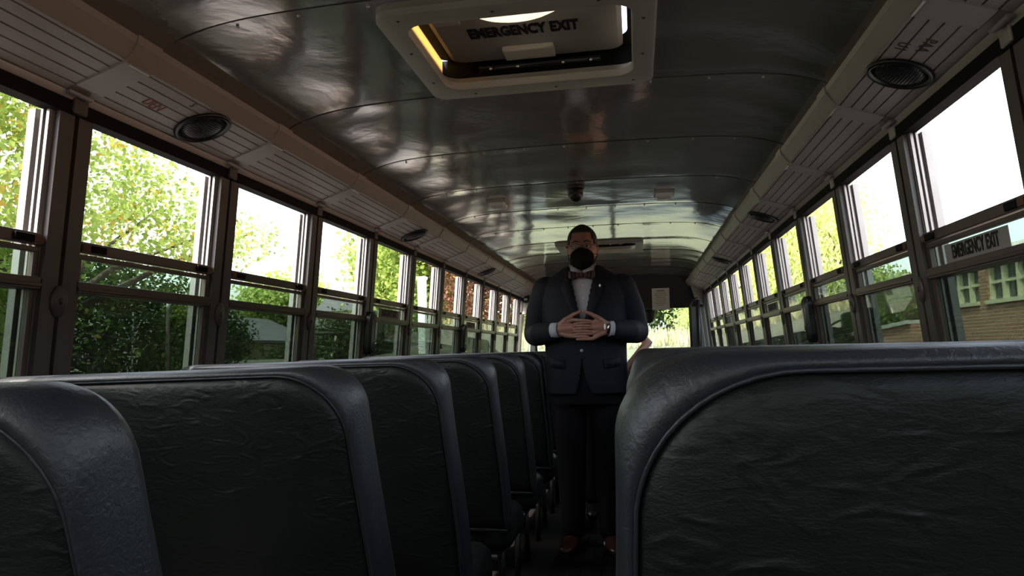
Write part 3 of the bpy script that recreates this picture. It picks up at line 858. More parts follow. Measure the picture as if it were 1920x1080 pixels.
ROW_R = [.59, 1.27, 1.94, 2.62, 3.32, 4.02, 4.72, 5.42, 6.12, 6.82, 7.52]
DZ_L = [-.007, -.003, 0, 0, .003, .004, .004, .004, .004, .004, .004]
TILT_L = [-.2, -.7, -.3, -.2, 0, 0, 0, 0, 0, 0, 0]
for s, rows, side in ((-1, ROW_L, 'left'), (1, ROW_R, 'right')):
    pr = None
    for i, y in enumerate(rows):
        if i == 0: lab = 'dark green vinyl bench seat nearest the camera on the %s of the aisle' % side
        elif i == len(rows) - 1: lab = 'frontmost dark green vinyl bench seat on the %s of the aisle' % side
        else: lab = 'dark green vinyl bench seat in the %s row from the camera, %s of the aisle' % (ordinal(i), side)
        if pr is None: pr = seat_proto(s, lab); o = pr
        else: o = copy_tree(pr); o['label'] = lab
        o.location = (0, y, (DZ_L[i] if s < 0 else .006))
        if s < 0: o.rotation_euler = (0, R(TILT_L[i]), 0); o.location.x = -math.sin(R(TILT_L[i])) * .85

# ================================================================== THE STANDING MAN
MX, MY = -.004, 4.10
TOR = [(.80, .226, .156), (.90, .224, .154), (1.02, .222, .152), (1.12, .224, .152), (1.24, .230, .152), (1.36, .238, .142), (1.43, .232, .125), (1.48, .200, .100), (1.52, .130, .078), (1.555, .082, .066)]
def tor(z):
    if z <= TOR[0][0]: return TOR[0][1:]
    for (z0, a0, b0), (z1, a1, b1) in zip(TOR, TOR[1:]):
        if z <= z1:
            t = (z - z0) / (z1 - z0); return (a0 + (a1 - a0) * t, b0 + (b1 - b0) * t)
    return TOR[-1][1:]
def front_y(x, z):
    a, b = tor(z); n = 2.3
    return -b * max(0., 1 - min(1, abs(x) / a) ** n) ** (1 / n)
def tor_ring(z, off=0., n=40):
    a, b = tor(z); a += off; b += off; r = []
    for k in range(n):
        q = 2 * math.pi * k / n; c, s_ = math.cos(q), math.sin(q); e = 2 / 2.3
        r.append((a * math.copysign(abs(c) ** e, c), b * math.copysign(abs(s_) ** e, s_), z))
    return r
def head_fn(p, d):
    x, y, z = p
    k = z / .128
    if k > 0: g_ = 1 + .75 * k * k * max(0, 1 - k); x *= g_; y *= 1 + (g_ - 1) * .6
    if k < 0: x *= 1 - .16 * k * k; y = y * (1 - .10 * k * k) - (.008 if y < 0 else -.018) * -k * .6
    if y < 0:       # the face is flatter, with brow, sockets, nose
        y *= .94
        y -= .009 * math.exp(-((k - .16) / .10) ** 2) * math.exp(-(x / .05) ** 2)
        y += .011 * (math.exp(-((x - .031) / .017) ** 2) + math.exp(-((x + .031) / .017) ** 2)) * math.exp(-((k + .02) / .10) ** 2)
        y -= .024 * math.exp(-(x / .011) ** 2) * math.exp(-((k + .30) / .16) ** 2)
        y -= .007 * math.exp(-(x / .022) ** 2) * math.exp(-((k + .58) / .07) ** 2)
    return Vector((x, y, z))
def hand_mesh(sgn, zoff):
    """interlaced hand; sgn -1: wrist on the image left. Local origin midway between the hands"""
    mb = MB()
    def p(x, y, z): return (sgn * x, y, z)
    # palm: three metacarpal columns, wrist
    mb.capsule([p(.165, .012, .0), p(.125, -.010, .0), p(.060, -.030, .004)], [.026, .027, .020], 14)
    for zz in (.045, .016, -.014, -.042):
        mb.capsule([p(.128, -.012, zz * .45), p(.090, -.024, zz * .8), p(.052, -.032, zz + zoff)], [.016, .0145, .0105], 12)
    for i, (zz, L) in enumerate(((.045, 1.0), (.016, 1.08), (-.014, 1.02), (-.042, .84))):
        z = zz + zoff
        mb.capsule([p(.052, -.032, z), p(.052 - .046 * L, -.046, z * .98 - .002), p(.052 - .078 * L, -.046, z * .95 - .004), p(.052 - .100 * L, -.036, z * .93 - .006)], [.0100, .0090, .0083, .0068], 12)
    mb.capsule([p(.120, -.016, .022), p(.088, -.030, .050), p(.046, -.036, .074), p(.010, -.036, .088)], [.017, .0135, .0105, .0085], 12)
    return mb

def standing_man():
    o = empty('person', (MX, MY, 0), 'person in a dark suit, bow tie and black mask standing in the aisle', 'person')
    # ---- body: head, neck, trunk, arms, legs as one surface, the hands joined at the wrists
    mb = MB()
    HC = (0.002, -.012, 1.652)
    mb.ell(HC, (.081, .099, .130), 40, 30, fn=head_fn)
    for s in (-1, 1):
        mb.ell((HC[0] + s * .080, HC[1] + .012, HC[2] - .012), (.011, .021, .034), 12, 10, rot=Matrix.Rotation(s * R(-14), 3, 'Z'))
        mb.ell((HC[0] + s * .083, HC[1] + .006, HC[2] - .030), (.007, .010, .012), 8, 8)
    mb.capsule([(0, .018, 1.46), (0, .010, 1.53), (0, .0, 1.60)], [.068, .060, .060], 18)
    for z0, z1 in ((.86, 1.48),):
        rr = [tor_ring(z, -.050 if z < 1.1 else -.030) for z in (.84, .9, 1.02, 1.12, 1.24, 1.36, 1.43, 1.47)]; mb.rings(rr)
    for s in (-1, 1):
        mb.capsule([(s * .205, 0, 1.43), (s * .285, .035, 1.17), (s * .160, -.205, 1.185)], [.045, .040, .028], 14)
        mb.capsule([(s * .10, .0, .86), (s * .098, .0, .48), (s * .10, .01, .10)], [.088, .058, .04], 16)
    body = voxel(mb, .006, 4)
    bm = bmesh.new(); bm.from_mesh(body)
    for sgn, zo in ((-1, .0), (1, -.0145)):
        hm = voxel(hand_mesh(sgn, zo), .0032, 3)
        for v in hm.vertices: v.co += Vector((.004, -.208, 1.193))
        bm.from_mesh(hm); bpy.data.meshes.remove(hm)
    bm.to_mesh(body); bm.free()
    for p_ in body.polygons: p_.use_smooth = True
    obj('body', body, 'skin', o)
    # ---- eyes
    for s in (-1, 1):
        e = obj('eye', MB().ell((HC[0] + s * .031, HC[1] - .080, HC[2] - .003), (.0135, .010, .0095), 14, 10), 'eye_white', o, True)
        obj('iris', MB().ell((HC[0] + s * .031, HC[1] - .0885, HC[2] - .003), (.0055, .003, .0055), 10, 6), 'hair_dark', e, True)
        obj('eyebrow', MB().capsule([(HC[0] + s * .014, HC[1] - .096, HC[2] + .022), (HC[0] + s * .034, HC[1] - .093, HC[2] + .027), (HC[0] + s * .052, HC[1] - .078, HC[2] + .021)], [.0035, .004, .0025], 8), 'hair_dark', o, True)
    # ---- hair: cropped cap over the skull
    hb = MB()
    def cap(p, d):
        q = head_fn(Vector(p), d); return q
    hb.ell(HC, (.0845, .1025, .1345), 40, 30, fn=cap)
    hm = hb.mesh('hair', True)
    bm = bmesh.new(); bm.from_mesh(hm)
    kill = []
    for f in bm.faces:
        c = f.calc_center_median() - Vector(HC)
        line = .076 if c.y < -.02 else (.076 - (c.y + .02) * 2.2)
        line -= .055 * sm(.052, .072, abs(c.x))
        if c.y > .055: line = -.07
        if c.z < line: kill.append(f)
    bmesh.ops.delete(bm, geom=kill, context='FACES'); bm.to_mesh(hm); bm.free()
    h = obj('hair', hm, 'hair_dark', o); k = h.modifiers.new('solid', 'SOLIDIFY'); k.thickness = .006; k.offset = -1
    # ---- mask: cup over nose and chin, with ear loops
    def mk(p, d):
        x, y, z = p
        if y < 0: y -= .012 * math.exp(-(x / .02) ** 2)
        return Vector((x, y, z))
    mb = MB(); mb.ell((HC[0], HC[1] - .048, HC[2] - .066), (.068, .066, .068), 32, 20, fn=mk)
    mm = mb.mesh('face_mask', True); bm = bmesh.new(); bm.from_mesh(mm)
    bmesh.ops.delete(bm, geom=[f for f in bm.faces if f.calc_center_median().y > HC[1] - .040], context='FACES'); bm.to_mesh(mm); bm.free()
    m = obj('face_mask', mm, 'mask_black', o); k = m.modifiers.new('solid', 'SOLIDIFY'); k.thickness = .003
    for s in (-1, 1):
        for dz in (-.040, -.100):
            obj('ear_loop', MB().tube([(HC[0] + s * .060, HC[1] - .055, HC[2] + dz), (HC[0] + s * .079, HC[1] - .015, HC[2] - .03 + dz * .3), (HC[0] + s * .086, HC[1] + .022, HC[2] - .015)], .0016, 6), 'mask_black', m, True)
    # ---- glasses
    g = obj('glasses', MB().tube([(HC[0] - .010, HC[1] - .108, HC[2] - .002), (HC[0], HC[1] - .112, HC[2] + .002), (HC[0] + .010, HC[1] - .108, HC[2] - .002)], .0013, 6), 'steel_dark', o, True)
    for s in (-1, 1):
        rr = lambda y, f=1.: [(HC[0] + s * .033 + .023 * f * math.cos(q), y + .010 * abs(math.cos(q)) * (1 if s * math.cos(q) > 0 else 0), HC[2] - .004 + .0155 * f * math.sin(q)) for q in [2 * math.pi * k / 20 for k in range(20)]]
        obj('lens_rim', MB().tube(rr(HC[1] - .107), .0012, 6, closed=True), 'steel_dark', g, True)
        obj('lens', MB().rings([rr(HC[1] - .107), rr(HC[1] - .1055)]), 'spectacle_glass', g)
        obj('temple', MB().tube([(HC[0] + s * .056, HC[1] - .097, HC[2] + .002), (HC[0] + s * .078, HC[1] - .06, HC[2] + .004), (HC[0] + s * .083, HC[1] + .012, HC[2] + .008)], .0014, 6), 'steel_dark', g, True)
    # ---- shirt
    mb = MB(); mb.rings([tor_ring(z, -.014) for z in (1.07, 1.12, 1.24, 1.36, 1.43, 1.48)] + [tor_ring(1.52, -.012), tor_ring(1.548, -.006)])
    obj('shirt', mb, 'shirt_white', o, True)
    col = MB()
    for s in (-1, 1):
        ins = [(s * .004, -.082, 1.515), (s * .030, -.082, 1.532), (s * .055, -.066, 1.548), (s * .072, -.030, 1.560), (s * .072, .02, 1.568)]
        outl = [(s * .030, -.096, 1.478), (s * .055, -.092, 1.492), (s * .075, -.074, 1.512), (s * .085, -.030, 1.535), (s * .084, .02, 1.545)]
        o2 = len(col.v); col.v += ins + outl
        for k in range(4): col.f.append((o2 + k, o2 + k + 1, o2 + 6 + k, o2 + 5 + k))
    c = obj('shirt_collar', col, 'shirt_white', o, True); k = c.modifiers.new('solid', 'SOLIDIFY'); k.thickness = .003
    for z in (1.43, 1.36, 1.29):
        obj('shirt_button', MB().ell((.004, front_y(0, z) + .011, z), (.005, .003, .005), 10, 6), 'lens_white', o, True)
    # ---- jacket with sleeves, opened at the front
    mb = MB()
    mb.rings([tor_ring(z, .0) for z in (.832, .86, .92, 1.02, 1.12, 1.24, 1.36, 1.43, 1.48)] + [tor_ring(1.52, .004), tor_ring(1.545, .006)])
    for s in (-1, 1):
        mb.capsule([(s * .215, .002, 1.425), (s * .262, .020, 1.30), (s * .285, .034, 1.175)], [.072, .068, .064], 20)
        mb.capsule([(s * .285, .034, 1.175), (s * .240, -.090, 1.172), (s * .158, -.185, 1.182)], [.064, .060, .047], 20)
    jm = voxel(mb, .0065, 8)
    bm = bmesh.new(); bm.from_mesh(jm); kill = []
    for f in bm.faces:
        c = f.calc_center_median(); x, y, z = c
        if z > 1.522 and math.hypot(x / .082, y / .07) < 1.12: kill.append(f); continue
        if z < .84: kill.append(f); continue
        if z > 1.47 and math.hypot(x / .075, y / .064) < .8: kill.append(f); continue
        if y < -.03 and abs(x) < .14:
            if z > 1.215 and y > front_y(x, z) - .03:
                wv = .006 + (z - 1.215) / (1.53 - 1.215) * .066
                if abs(x) < wv: kill.append(f); continue
            if z < 1.03:
                wv = .002 + .058 * ((1.03 - z) / .21) ** 1.6
                if -wv * .75 < x + .014 < wv: kill.append(f); continue
        for s in (-1, 1):     # open sleeve ends
            if (c - Vector((s * .115, -.232, 1.185))).length < .052 and s * x < .150: kill.append(f); break
    bmesh.ops.delete(bm, geom=kill, context='FACES')
    bm.to_mesh(jm); bm.free()
    j = obj('jacket', jm, 'suit', o); k = j.modifiers.new('solid', 'SOLIDIFY'); k.thickness = .004; k.offset = 1
    def strip(name, inner, outer, off, m, par, th=.004):
        mb = MB(); n = len(inner)
        for x, z in inner: mb.v.append((x, front_y(x, z) - off, z))
        for x, z in outer: mb.v.append((x, front_y(x, z) - off * 1.25, z))
        for k in range(n - 1): mb.f.append((k, k + 1, n + k + 1, n + k))
        q = obj(name, mb, m, par, True); sd = q.modifiers.new('solid', 'SOLIDIFY'); sd.thickness = th; sd.offset = 0
        return q
    for s in (-1, 1):
        strip('lapel', [(s * .006, 1.21), (s * .020, 1.28), (s * .038, 1.36), (s * .055, 1.44), (s * .066, 1.49), (s * .074, 1.53)],
              [(s * .024, 1.215), (s * .062, 1.28), (s * .098, 1.36), (s * .120, 1.425), (s * .098, 1.475), (s * .088, 1.525)], .010, 'suit', j)
        strip('pocket_flap', [(s * .105, 1.025), (s * .135, 1.028), (s * .165, 1.031), (s * .192, 1.034)], [(s * .105, .978), (s * .135, .981), (s * .165, .984), (s * .192, .988)], .008, 'suit', j)
    obj('button', MB().ell((-.012, front_y(0, 1.075) - .006, 1.075), (.009, .004, .009), 12, 6), 'plastic_grey', j, True)
    obj('lapel_pin', MB().ell((.098, front_y(.098, 1.425) - .016, 1.425), (.006, .003, .008), 10, 6), 'lens_white', o, True)
    # ---- cuffs and watch
    for s in (-1, 1):
        a = Vector((s * .160, -.200, 1.186)); b = Vector((s * .122, -.216, 1.189)) if s < 0 else Vector((s * .136, -.210, 1.188))
        obj('shirt_cuff', MB().tube([a, a + (b - a) * .5, b], [.042, .0405, .0395], 20, cap=False), 'shirt_white', o, True)
        o.children[-1].modifiers.new('solid', 'SOLIDIFY').thickness = .002
    wt = obj('wristwatch', MB().tube([(.118, -.222, 1.190), (.128, -.216, 1.190)], [.0325, .0325], 20, cap=False), 'chrome', o, True)
    wt.modifiers.new('solid', 'SOLIDIFY').thickness = .003
    obj('watch_face', MB().rings([[(.121 + .006 * 0 + yv * .3, -.252 - h, 1.197 + zv) for yv, zv in [(.016 * math.cos(q), .016 * math.sin(q)) for q in [2 * math.pi * t / 16 for t in range(16)]]] for h in (0, .008)]), 'lens_white', wt)
    # ---- bow tie
    bt = MB()
    for s in (-1, 1):
        pr = [(s * .006, .010, .012), (s * .030, .020, .018), (s * .062, .027, .013), (s * .074, .026, .006)]
        rr = []
        for x, hz, hy in pr: rr.append([(x, -.104 + hy * math.cos(q), 1.488 + hz * math.sin(q)) for q in [2 * math.pi * t / 14 for t in range(14)]])
        bt.rings(rr)
    bt = obj('bow_tie', bt, 'bow_red', o, True)
    obj('tie_knot', MB().ell((0, -.112, 1.488), (.011, .012, .013), 14, 8), 'bow_red', bt, True)
    for s in (-1, 1):
        for k in range(3):
            x = s * (.020 + .018 * k)
            obj('tie_stripe', MB().hexa([(x - .004, -.125, 1.471), (x + .003, -.125, 1.471), (x + .003, -.116, 1.471), (x - .004, -.116, 1.471), (x - .004 + s * .008, -.125, 1.505), (x + .003 + s * .008, -.125, 1.505), (x + .003 + s * .008, -.116, 1.505), (x - .004 + s * .008, -.116, 1.505)]), 'bow_stripe', bt)
    # ---- trousers
    mb = MB()
    mb.rings([[(x * 1.0, y * .95, z) for x, y, z in tor_ring(.9, -.022)]] and [[(x, y, zz) for x, y, _ in tor_ring(.9, off)] for zz, off in ((.78, -.022), (.88, -.016), (.98, -.018), (1.04, -.018))])
    for s in (-1, 1):
        mb.capsule([(s * .103, .0, .85), (s * .102, -.004, .66), (s * .100, .0, .48), (s * .102, .006, .28), (s * .104, .008, .10)], [.102, .092, .080, .072, .068], 20)
    tm = voxel(mb, .008, 5)
    bm = bmesh.new(); bm.from_mesh(tm); bmesh.ops.delete(bm, geom=[f for f in bm.faces if f.calc_center_median().z < .055], context='FACES'); bm.to_mesh(tm); bm.free()
    obj('trousers', tm, 'trouser_cloth', o)
    # ---- shoes
    for s in (-1, 1):
        x = s * .105; mb = MB(); rs = []
        for yv, hw, h in ((.085, .020, .050), (.07, .034, .075), (.03, .040, .085), (-.03, .040, .078), (-.09, .046, .058), (-.15, .046, .046), (-.185, .034, .036), (-.20, .014, .024)):
            rs.append([(x + s * -yv * .15 + hw * math.cos(q), yv, .012 + max(0, h * (math.sin(q) * .5 + .5)) * .92) for q in [2 * math.pi * t / 16 for t in range(16)]])
        mb.rings(rs); so = obj('shoe', mb, 'leather_brown', o, True)
        mb = MB(); mb.rings([[(x + s * -yv * .15 + hw * math.copysign(1, c_), yv, zz) for yv, hw, c_ in [(.088, .02, -1), (.03, .042, -1), (-.09, .048, -1), (-.15, .047, -1), (-.20, .018, -1), (-.20, .018, 1), (-.15, .047, 1), (-.09, .048, 1), (.03, .042, 1), (.088, .02, 1)]] for zz in (.004, .020)])
        obj('sole', mb, 'plastic_black', so)
    return o
standing_man()

# ---- a second person behind the first, hidden but for an elbow
def second_person():
    o = empty('person', (.045, 4.90, 0), 'person mostly hidden behind the suited man, one bare elbow showing', 'person')
    mb = MB(); HC = (0, -.01, 1.46)
    mb.ell(HC, (.070, .090, .115), 28, 20, fn=head_fn)
    for s in (-1, 1): mb.ell((s * .072, 0, 1.45), (.009, .017, .028), 10, 8)
    mb.capsule([(0, .015, 1.29), (0, .008, 1.36), (0, 0, 1.42)], [.056, .050, .050], 16)
    T2 = [(.86, .155, .11), (1.0, .145, .105), (1.15, .16, .11), (1.26, .16, .10), (1.30, .11, .07)]
    def rr(off): return [[((a + off) * math.cos(q), (b + off) * math.sin(q), z) for q in [2 * math.pi * t / 28 for t in range(28)]] for z, a, b in T2]
    mb.rings(rr(-.012))
    for s in (-1, 1):
        mb.capsule([(s * .155, 0, 1.255), (s * .305, .04, 1.115), (s * .160, -.06, .945)], [.042, .036, .026], 14)
        mb.capsule([(s * .160, -.06, .945), (s * .135, -.085, .93)], [.024, .018], 10)
        for k in range(4): mb.capsule([(s * .150, -.075, .945 - k * .016), (s * .118, -.110, .942 - k * .017), (s * .085, -.122, .940 - k * .017)], [.010, .009, .007], 8)
        mb.capsule([(s * .165, -.05, .955), (s * .168, -.02, .925), (s * .160, .0, .90)], [.012, .010, .008], 8)
        mb.capsule([(s * .08, 0, .84), (s * .085, 0, .46), (s * .09, .01, .08)], [.080, .052, .038], 14)
    obj('body', voxel(mb, .006, 4), 'skin_light', o)
    for s in (-1, 1): obj('eye', MB().ell((s * .028, -.078, 1.457), (.012, .010, .008), 10, 8), 'eye_white', o, True)
    hb = MB(); hb.ell((0, .012, 1.485), (.078, .092, .105), 24, 16); hm = hb.mesh('hair', True)
    bm = bmesh.new(); bm.from_mesh(hm); bmesh.ops.delete(bm, geom=[f for f in bm.faces if (f.calc_center_median().y < -.03 and f.calc_center_median().z < 1.52) or f.calc_center_median().z < 1.40], context='FACES'); bm.to_mesh(hm); bm.free()
    h = obj('hair', hm, 'hair_dark', o); h.modifiers.new('solid', 'SOLIDIFY').thickness = .006
    mb = MB(); mb.rings(rr(.004))
    for s in (-1, 1): mb.capsule([(s * .145, 0, 1.25), (s * .205, .012, 1.185)], [.056, .054], 14)
    obj('polo_shirt', voxel(mb, .008, 4), 'polo_blue', o)
    mb = MB(); mb.rings([[(a * math.cos(q), b * math.sin(q), z) for q in [2 * math.pi * t / 28 for t in range(28)]] for z, a, b in ((.76, .165, .118), (.86, .162, .116), (.94, .152, .112))])
    for s in (-1, 1): mb.capsule([(s * .085, 0, .80), (s * .087, 0, .46), (s * .092, .01, .12)], [.088, .068, .06], 16)
    obj('trousers', voxel(mb, .009, 4), 'trouser_cloth', o)
    for s in (-1, 1):
        mb = MB(); mb.rings([[(s * .09 + hw * math.cos(q), yv, .01 + h * (math.sin(q) * .5 + .5)) for q in [2 * math.pi * t / 14 for t in range(14)]] for yv, hw, h in ((.08, .02, .05), (.04, .038, .08), (-.05, .040, .07), (-.12, .042, .045), (-.165, .018, .025))])
        obj('shoe', mb, 'plastic_black', o, True)
second_person()

# ================================================================== OUTSIDE
rnd = random.Random(7)
def gz(x, y):
    l = sm(-5, -20, x) * 2.0; r_ = sm(9.5, 30, x) * 1.6; f_ = sm(14, 34, y) * 2.3 * sm(19, 11, abs(x))
    far = sm(62, 95, math.hypot(x, y)) * 1.2
    return -1.0 + max(l, r_, f_) + far
mb = MB(); N = 70
gx = [-90 + 180 * i / N for i in range(N + 1)]; gy = [-40 + 190 * i / N for i in range(N + 1)]
for y in gy:
    for x in gx: mb.v.append((x, y, gz(x, y)))
for j in range(N):
    for i in range(N):
        a = j * (N + 1) + i; mb.f.append((a, a + 1, a + N + 2, a + N + 1))
tag(obj('ground', mb, 'grass', None, True), 'grassy ground rising away around the bus', 'ground', kind='structure')
rd = MB()
rd.box(-5.6, 7.6, -39, 15, -1.02, -.985)
tag(obj('driveway', rd, 'asphalt'), 'grey asphalt driveway under the bus', 'driveway', kind='structure')

def tree(name, label, base, trunk_h, blobs, n, leaf, m, group=None, m2=None, droop=0., seed=1, tr=.14):
    rg = random.Random(seed)
    o = empty(name, base, label, 'tree' if 'tree' in name else 'shrub', group)
    b = Vector(base)
    t = MB(); top = Vector((rg.uniform(-.2, .2), rg.uniform(-.2, .2), trunk_h))
    t.tube([(0, 0, -.1), (top.x * .3, top.y * .3, trunk_h * .5), tuple(top)], [tr * 1.25, tr, tr * .7], 10)
    to = obj('trunk', t, 'bark', o, True)
    for c, r in blobs:
        cl = Vector(c) - b
        mid = (top + cl) / 2 + Vector((rg.uniform(-.2, .2), rg.uniform(-.2, .2), .1))
        obj('branch', MB().tube([tuple(top - Vector((0, 0, .15))), tuple(mid), tuple(cl)], [tr * .5, tr * .32, tr * .1], 7), 'bark', o, True)
    tot = sum(r[0] * r[1] * r[2] for c, r in blobs) ; vol = [(r[0] * r[1] + r[1] * r[2] + r[0] * r[2]) for c, r in blobs]; tv = sum(vol)
    f = MB(); f2 = MB()
    for (c, r), vv in zip(blobs, vol):
        cl = Vector(c) - b; k = int(n * vv / tv)
        twigs = max(4, k // 14)
        for q in range(twigs):
            while True:
                d = Vector((rg.uniform(-1, 1), rg.uniform(-1, 1), rg.uniform(-1, 1)))
                if .12 < d.length < 1: break
            d = d.normalized() * (d.length ** .45)
            pc = cl + Vector((d.x * r[0], d.y * r[1], d.z * r[2]))
            sp = leaf * 2.1
            tgt = f2 if (m2 and rg.random() < .10) else f
            for e in range(14):
                p = pc + Vector((rg.gauss(0, sp), rg.gauss(0, sp), rg.gauss(0, sp * .7) - droop * abs(rg.gauss(0, sp * 2))))
                ax = Vector((rg.uniform(-1, 1), rg.uniform(-1, 1), rg.uniform(-.9, .5) - droop)).normalized()
                sd = ax.cross(Vector((rg.uniform(-1, 1), rg.uniform(-1, 1), rg.uniform(-1, 1)))).normalized()
                L = leaf * rg.uniform(.75, 1.3); W_ = L * (.34 if droop < .5 else .16)
                i0 = len(tgt.v)
                tgt.v += [tuple(p - ax * L * .5), tuple(p + sd * W_ - ax * L * .05), tuple(p + ax * L * .5), tuple(p - sd * W_ - ax * L * .05)]
                tgt.f.append((i0, i0 + 1, i0 + 2, i0 + 3))
    def fol(nm, fb, mm):
        me = bpy.data.meshes.new(nm); me.from_pydata(fb.v, [], fb.f); me.materials.append(MATS[mm]); me.update()
        q = bpy.data.objects.new(nm, me); COL.objects.link(q); q.parent = o; q['kind'] = 'stuff'
    fol('foliage', f, m)
    if m2 and f2.v: fol('turning_leaves', f2, m2)
    return o
G = lambda x, y: (x, y, gz(x, y))
tree('maple_tree', 'large leafy tree with bright green leaves outside the nearest left windows', G(-8.2, 9.0), 2.4,
     [((-7.6, 7.4, 3.3), (1.3, 1.3, 1.5)), ((-7.6, 9.1, 3.8), (1.1, 1.1, .95)), ((-7.3, 10.5, 3.5), (.85, .85, .8)), ((-7.0, 11.3, 3.2), (.6, .6, .45)), ((-7.0, 12.8, 3.45), (.42, .42, .34)), ((-8, 6.6, 5.2), (1.7, 1.7, 1.2)), ((-7.4, 8.1, 4.75), (.8, .8, .6)), ((-7.8, 7.0, 1.7), (1.3, 1.5, .8))],
     21000, .09, 'leaf_big', 'leafy trees', 'leaf_autumn', .2, 3)
tree('shade_tree', 'tall tree added left of the bus beyond the frame edge to shade the near seats', G(-7.6, 2.2), 2.6,  # unseen tree, added to keep the sun off the near rows
     [((-7.6, 2.4, 4.6), (2.0, 2.0, 1.6)), ((-7.2, 4.6, 3.6), (1.3, 1.4, 1.6)), ((-7.6, 0.2, 5.6), (1.8, 1.8, 1.4))], 16000, .13, 'leaf_big', 'leafy trees', None, .2, 4)
tree('hedge_tree', 'dark evergreen in the shade behind the first full left window', G(-11.5, 14.2), 1.2,
     [((-11.5, 13.6, 1.4), (1.4, 1.8, 1.3)), ((-11.5, 15.6, 1.6), (1.2, 1.5, 1.0)), ((-12.5, 12.4, 1.6), (1.2, 1.6, 1.4)), ((-12.2, 13.9, 3.0), (1.3, 1.5, .6)), ((-12, 16.2, 3.0), (1.1, 1.5, .5)), ((-12.6, 12.2, 2.9), (1.2, 1.2, .7))], 17000, .12, 'leaf_dark_shaded', 'dark evergreens', None, .1, 5)
tree('conifer_tree', 'yellow-green upright conifer seen low through the second left window', G(-10.6, 16.0), .8,
     [((-10.6, 16.0, 1.3), (.62, .62, 1.0)), ((-10.6, 16.0, 1.9), (.38, .38, .55))], 7000, .09, 'leaf_shrub', None, None, .3, 6)
tree('bushy_tree', 'round dark bush on a stem before the yellow building', G(-12.0, 20.2), 1.5,
     [((-12.0, 20.0, 1.75), (.75, .75, .85))], 5000, .10, 'leaf_dark_shaded', 'dark evergreens', None, .1, 8)
tree('field_tree', 'round green tree top beyond the yellow building', G(-27, 54.5), 3.0,
     [((-27.2, 54, 5.9), (2.6, 2.6, 1.5)), ((-28.6, 54.8, 5.0), (2.0, 1.8, 1.3))], 7000, .36, 'leaf_big', 'far trees on the left', None, .1, 9, .3)
tree('side_tree', 'dark green tree mass low in the third left window', G(-13, 28.5), 1.6,
     [((-13, 31.8, 1.9), (1.2, 1.4, 1.2)), ((-12.5, 34.5, 1.9), (1.2, 1.4, 1.1))], 7000, .16, 'leaf_dark_shaded', 'dark evergreens', None, .1, 10)
tree('tall_tree', 'tall bright green tree beside the purple-grey roof', G(-15, 46), 3.0,
     [((-15.3, 44.5, 7.0), (2.0, 2.0, 2.4)), ((-14.6, 48.5, 6.2), (2.4, 2.4, 2.6))], 9000, .34, 'leaf_big', 'far trees on the left', None, .1, 11, .3)
tree('tall_tree', 'leafy green tree behind the white post on the left', G(-11.5, 42), 3.0,
     [((-11.8, 41, 5.6), (1.9, 1.9, 2.5)), ((-10.6, 44, 5.0), (1.8, 1.8, 2.6)), ((-12, 40, 8.0), (1.8, 1.8, 1.6))], 8000, .28, 'leaf_shrub', 'far trees on the left', None, .1, 12, .3)
tree('copper_tree', 'dark red-leaved tree beyond the front left windows', G(-8.4, 40), 2.6,
     [((-8.6, 39, 5.2), (1.7, 1.7, 2.6)), ((-7.2, 41, 4.2), (1.5, 1.5, 2.4))], 8000, .2, 'leaf_red', None, 'leaf_autumn', .1, 13, .25)
tree('willow_tree', 'tall pale yellow-green weeping tree outside the right windows', G(7.2, 25), 3.0,
     [((6.1, 23.2, 4.5), (1.0, 1.2, 1.9)), ((5.6, 25.2, 3.9), (1.5, 1.6, 2.0)), ((7.8, 24.6, 2.7), (.8, .9, .6)), ((6.4, 26, 5.6), (1.5, 1.5, 1.3)), ((4.9, 26, 4.6), (1.0, 1.0, 1.4))],
     22000, .17, 'leaf_willow', 'leafy trees on the right', None, .7, 14, .22)
tree('willow_tree', 'farther pale green tree at the front right windows', G(5.4, 40), 3.0,
     [((5.2, 40, 4.8), (1.9, 2.2, 2.2)), ((7.6, 42, 4.8), (2.0, 2.0, 2.4)), ((4.0, 41, 3.2), (1.3, 1.3, 1.3))], 12000, .24, 'leaf_willow', 'leafy trees on the right', None, .5, 15, .25)
tree('shrub', 'dense green shrub below the weeping tree', (6.75, 21.3, -1.0), 1.2,
     [((6.75, 20.4, 2.0), (.8, 1.1, .9)), ((6.5, 22.4, 1.6), (.8, 1.0, .9)), ((7.3, 23.9, 2.7), (.8, .8, .7))], 9000, .10, 'leaf_shrub', 'shrubs by the brick building', None, .1, 16, .06)
tree('shrub', 'darker shrub at the low wall beside the brick building', (5.6, 21.0, -1.0), 1.0,
     [((5.5, 21.0, 1.35), (.8, 1.0, .8)), ((4.9, 23.4, 1.3), (.8, 1.0, .7))], 6000, .10, 'leaf_dark_shaded', 'shrubs by the brick building', None, .1, 17, .06)
tree('tall_tree', 'dark trees ahead of the bus beyond the dry field, left one', G(-3.5, 62), 3.0,
     [((-3.5, 62, 6.0), (4.0, 3, 3.2)), ((-8.0, 64, 6.0), (3.4, 3, 3.4))], 6000, .4, 'leaf_dark_shaded', 'trees ahead of the bus', None, .1, 18, .3)
tree('tall_tree', 'dark tree ahead of the bus seen through the windscreen', G(3.0, 60), 3.0,
     [((2.4, 60, 5.6), (3.2, 3, 2.4)), ((-.5, 62, 5.8), (2.4, 2.4, 2.4))], 6000, .36, 'leaf_dark_shaded', 'trees ahead of the bus', None, .1, 19, .3)
tree('field_tree', 'bright green bush at the right edge of the dry field', G(3.4, 36), .8,
     [((3.3, 36, 2.2), (.75, .8, .75))], 4000, .14, 'leaf_willow', 'trees ahead of the bus', None, .1, 20, .08)

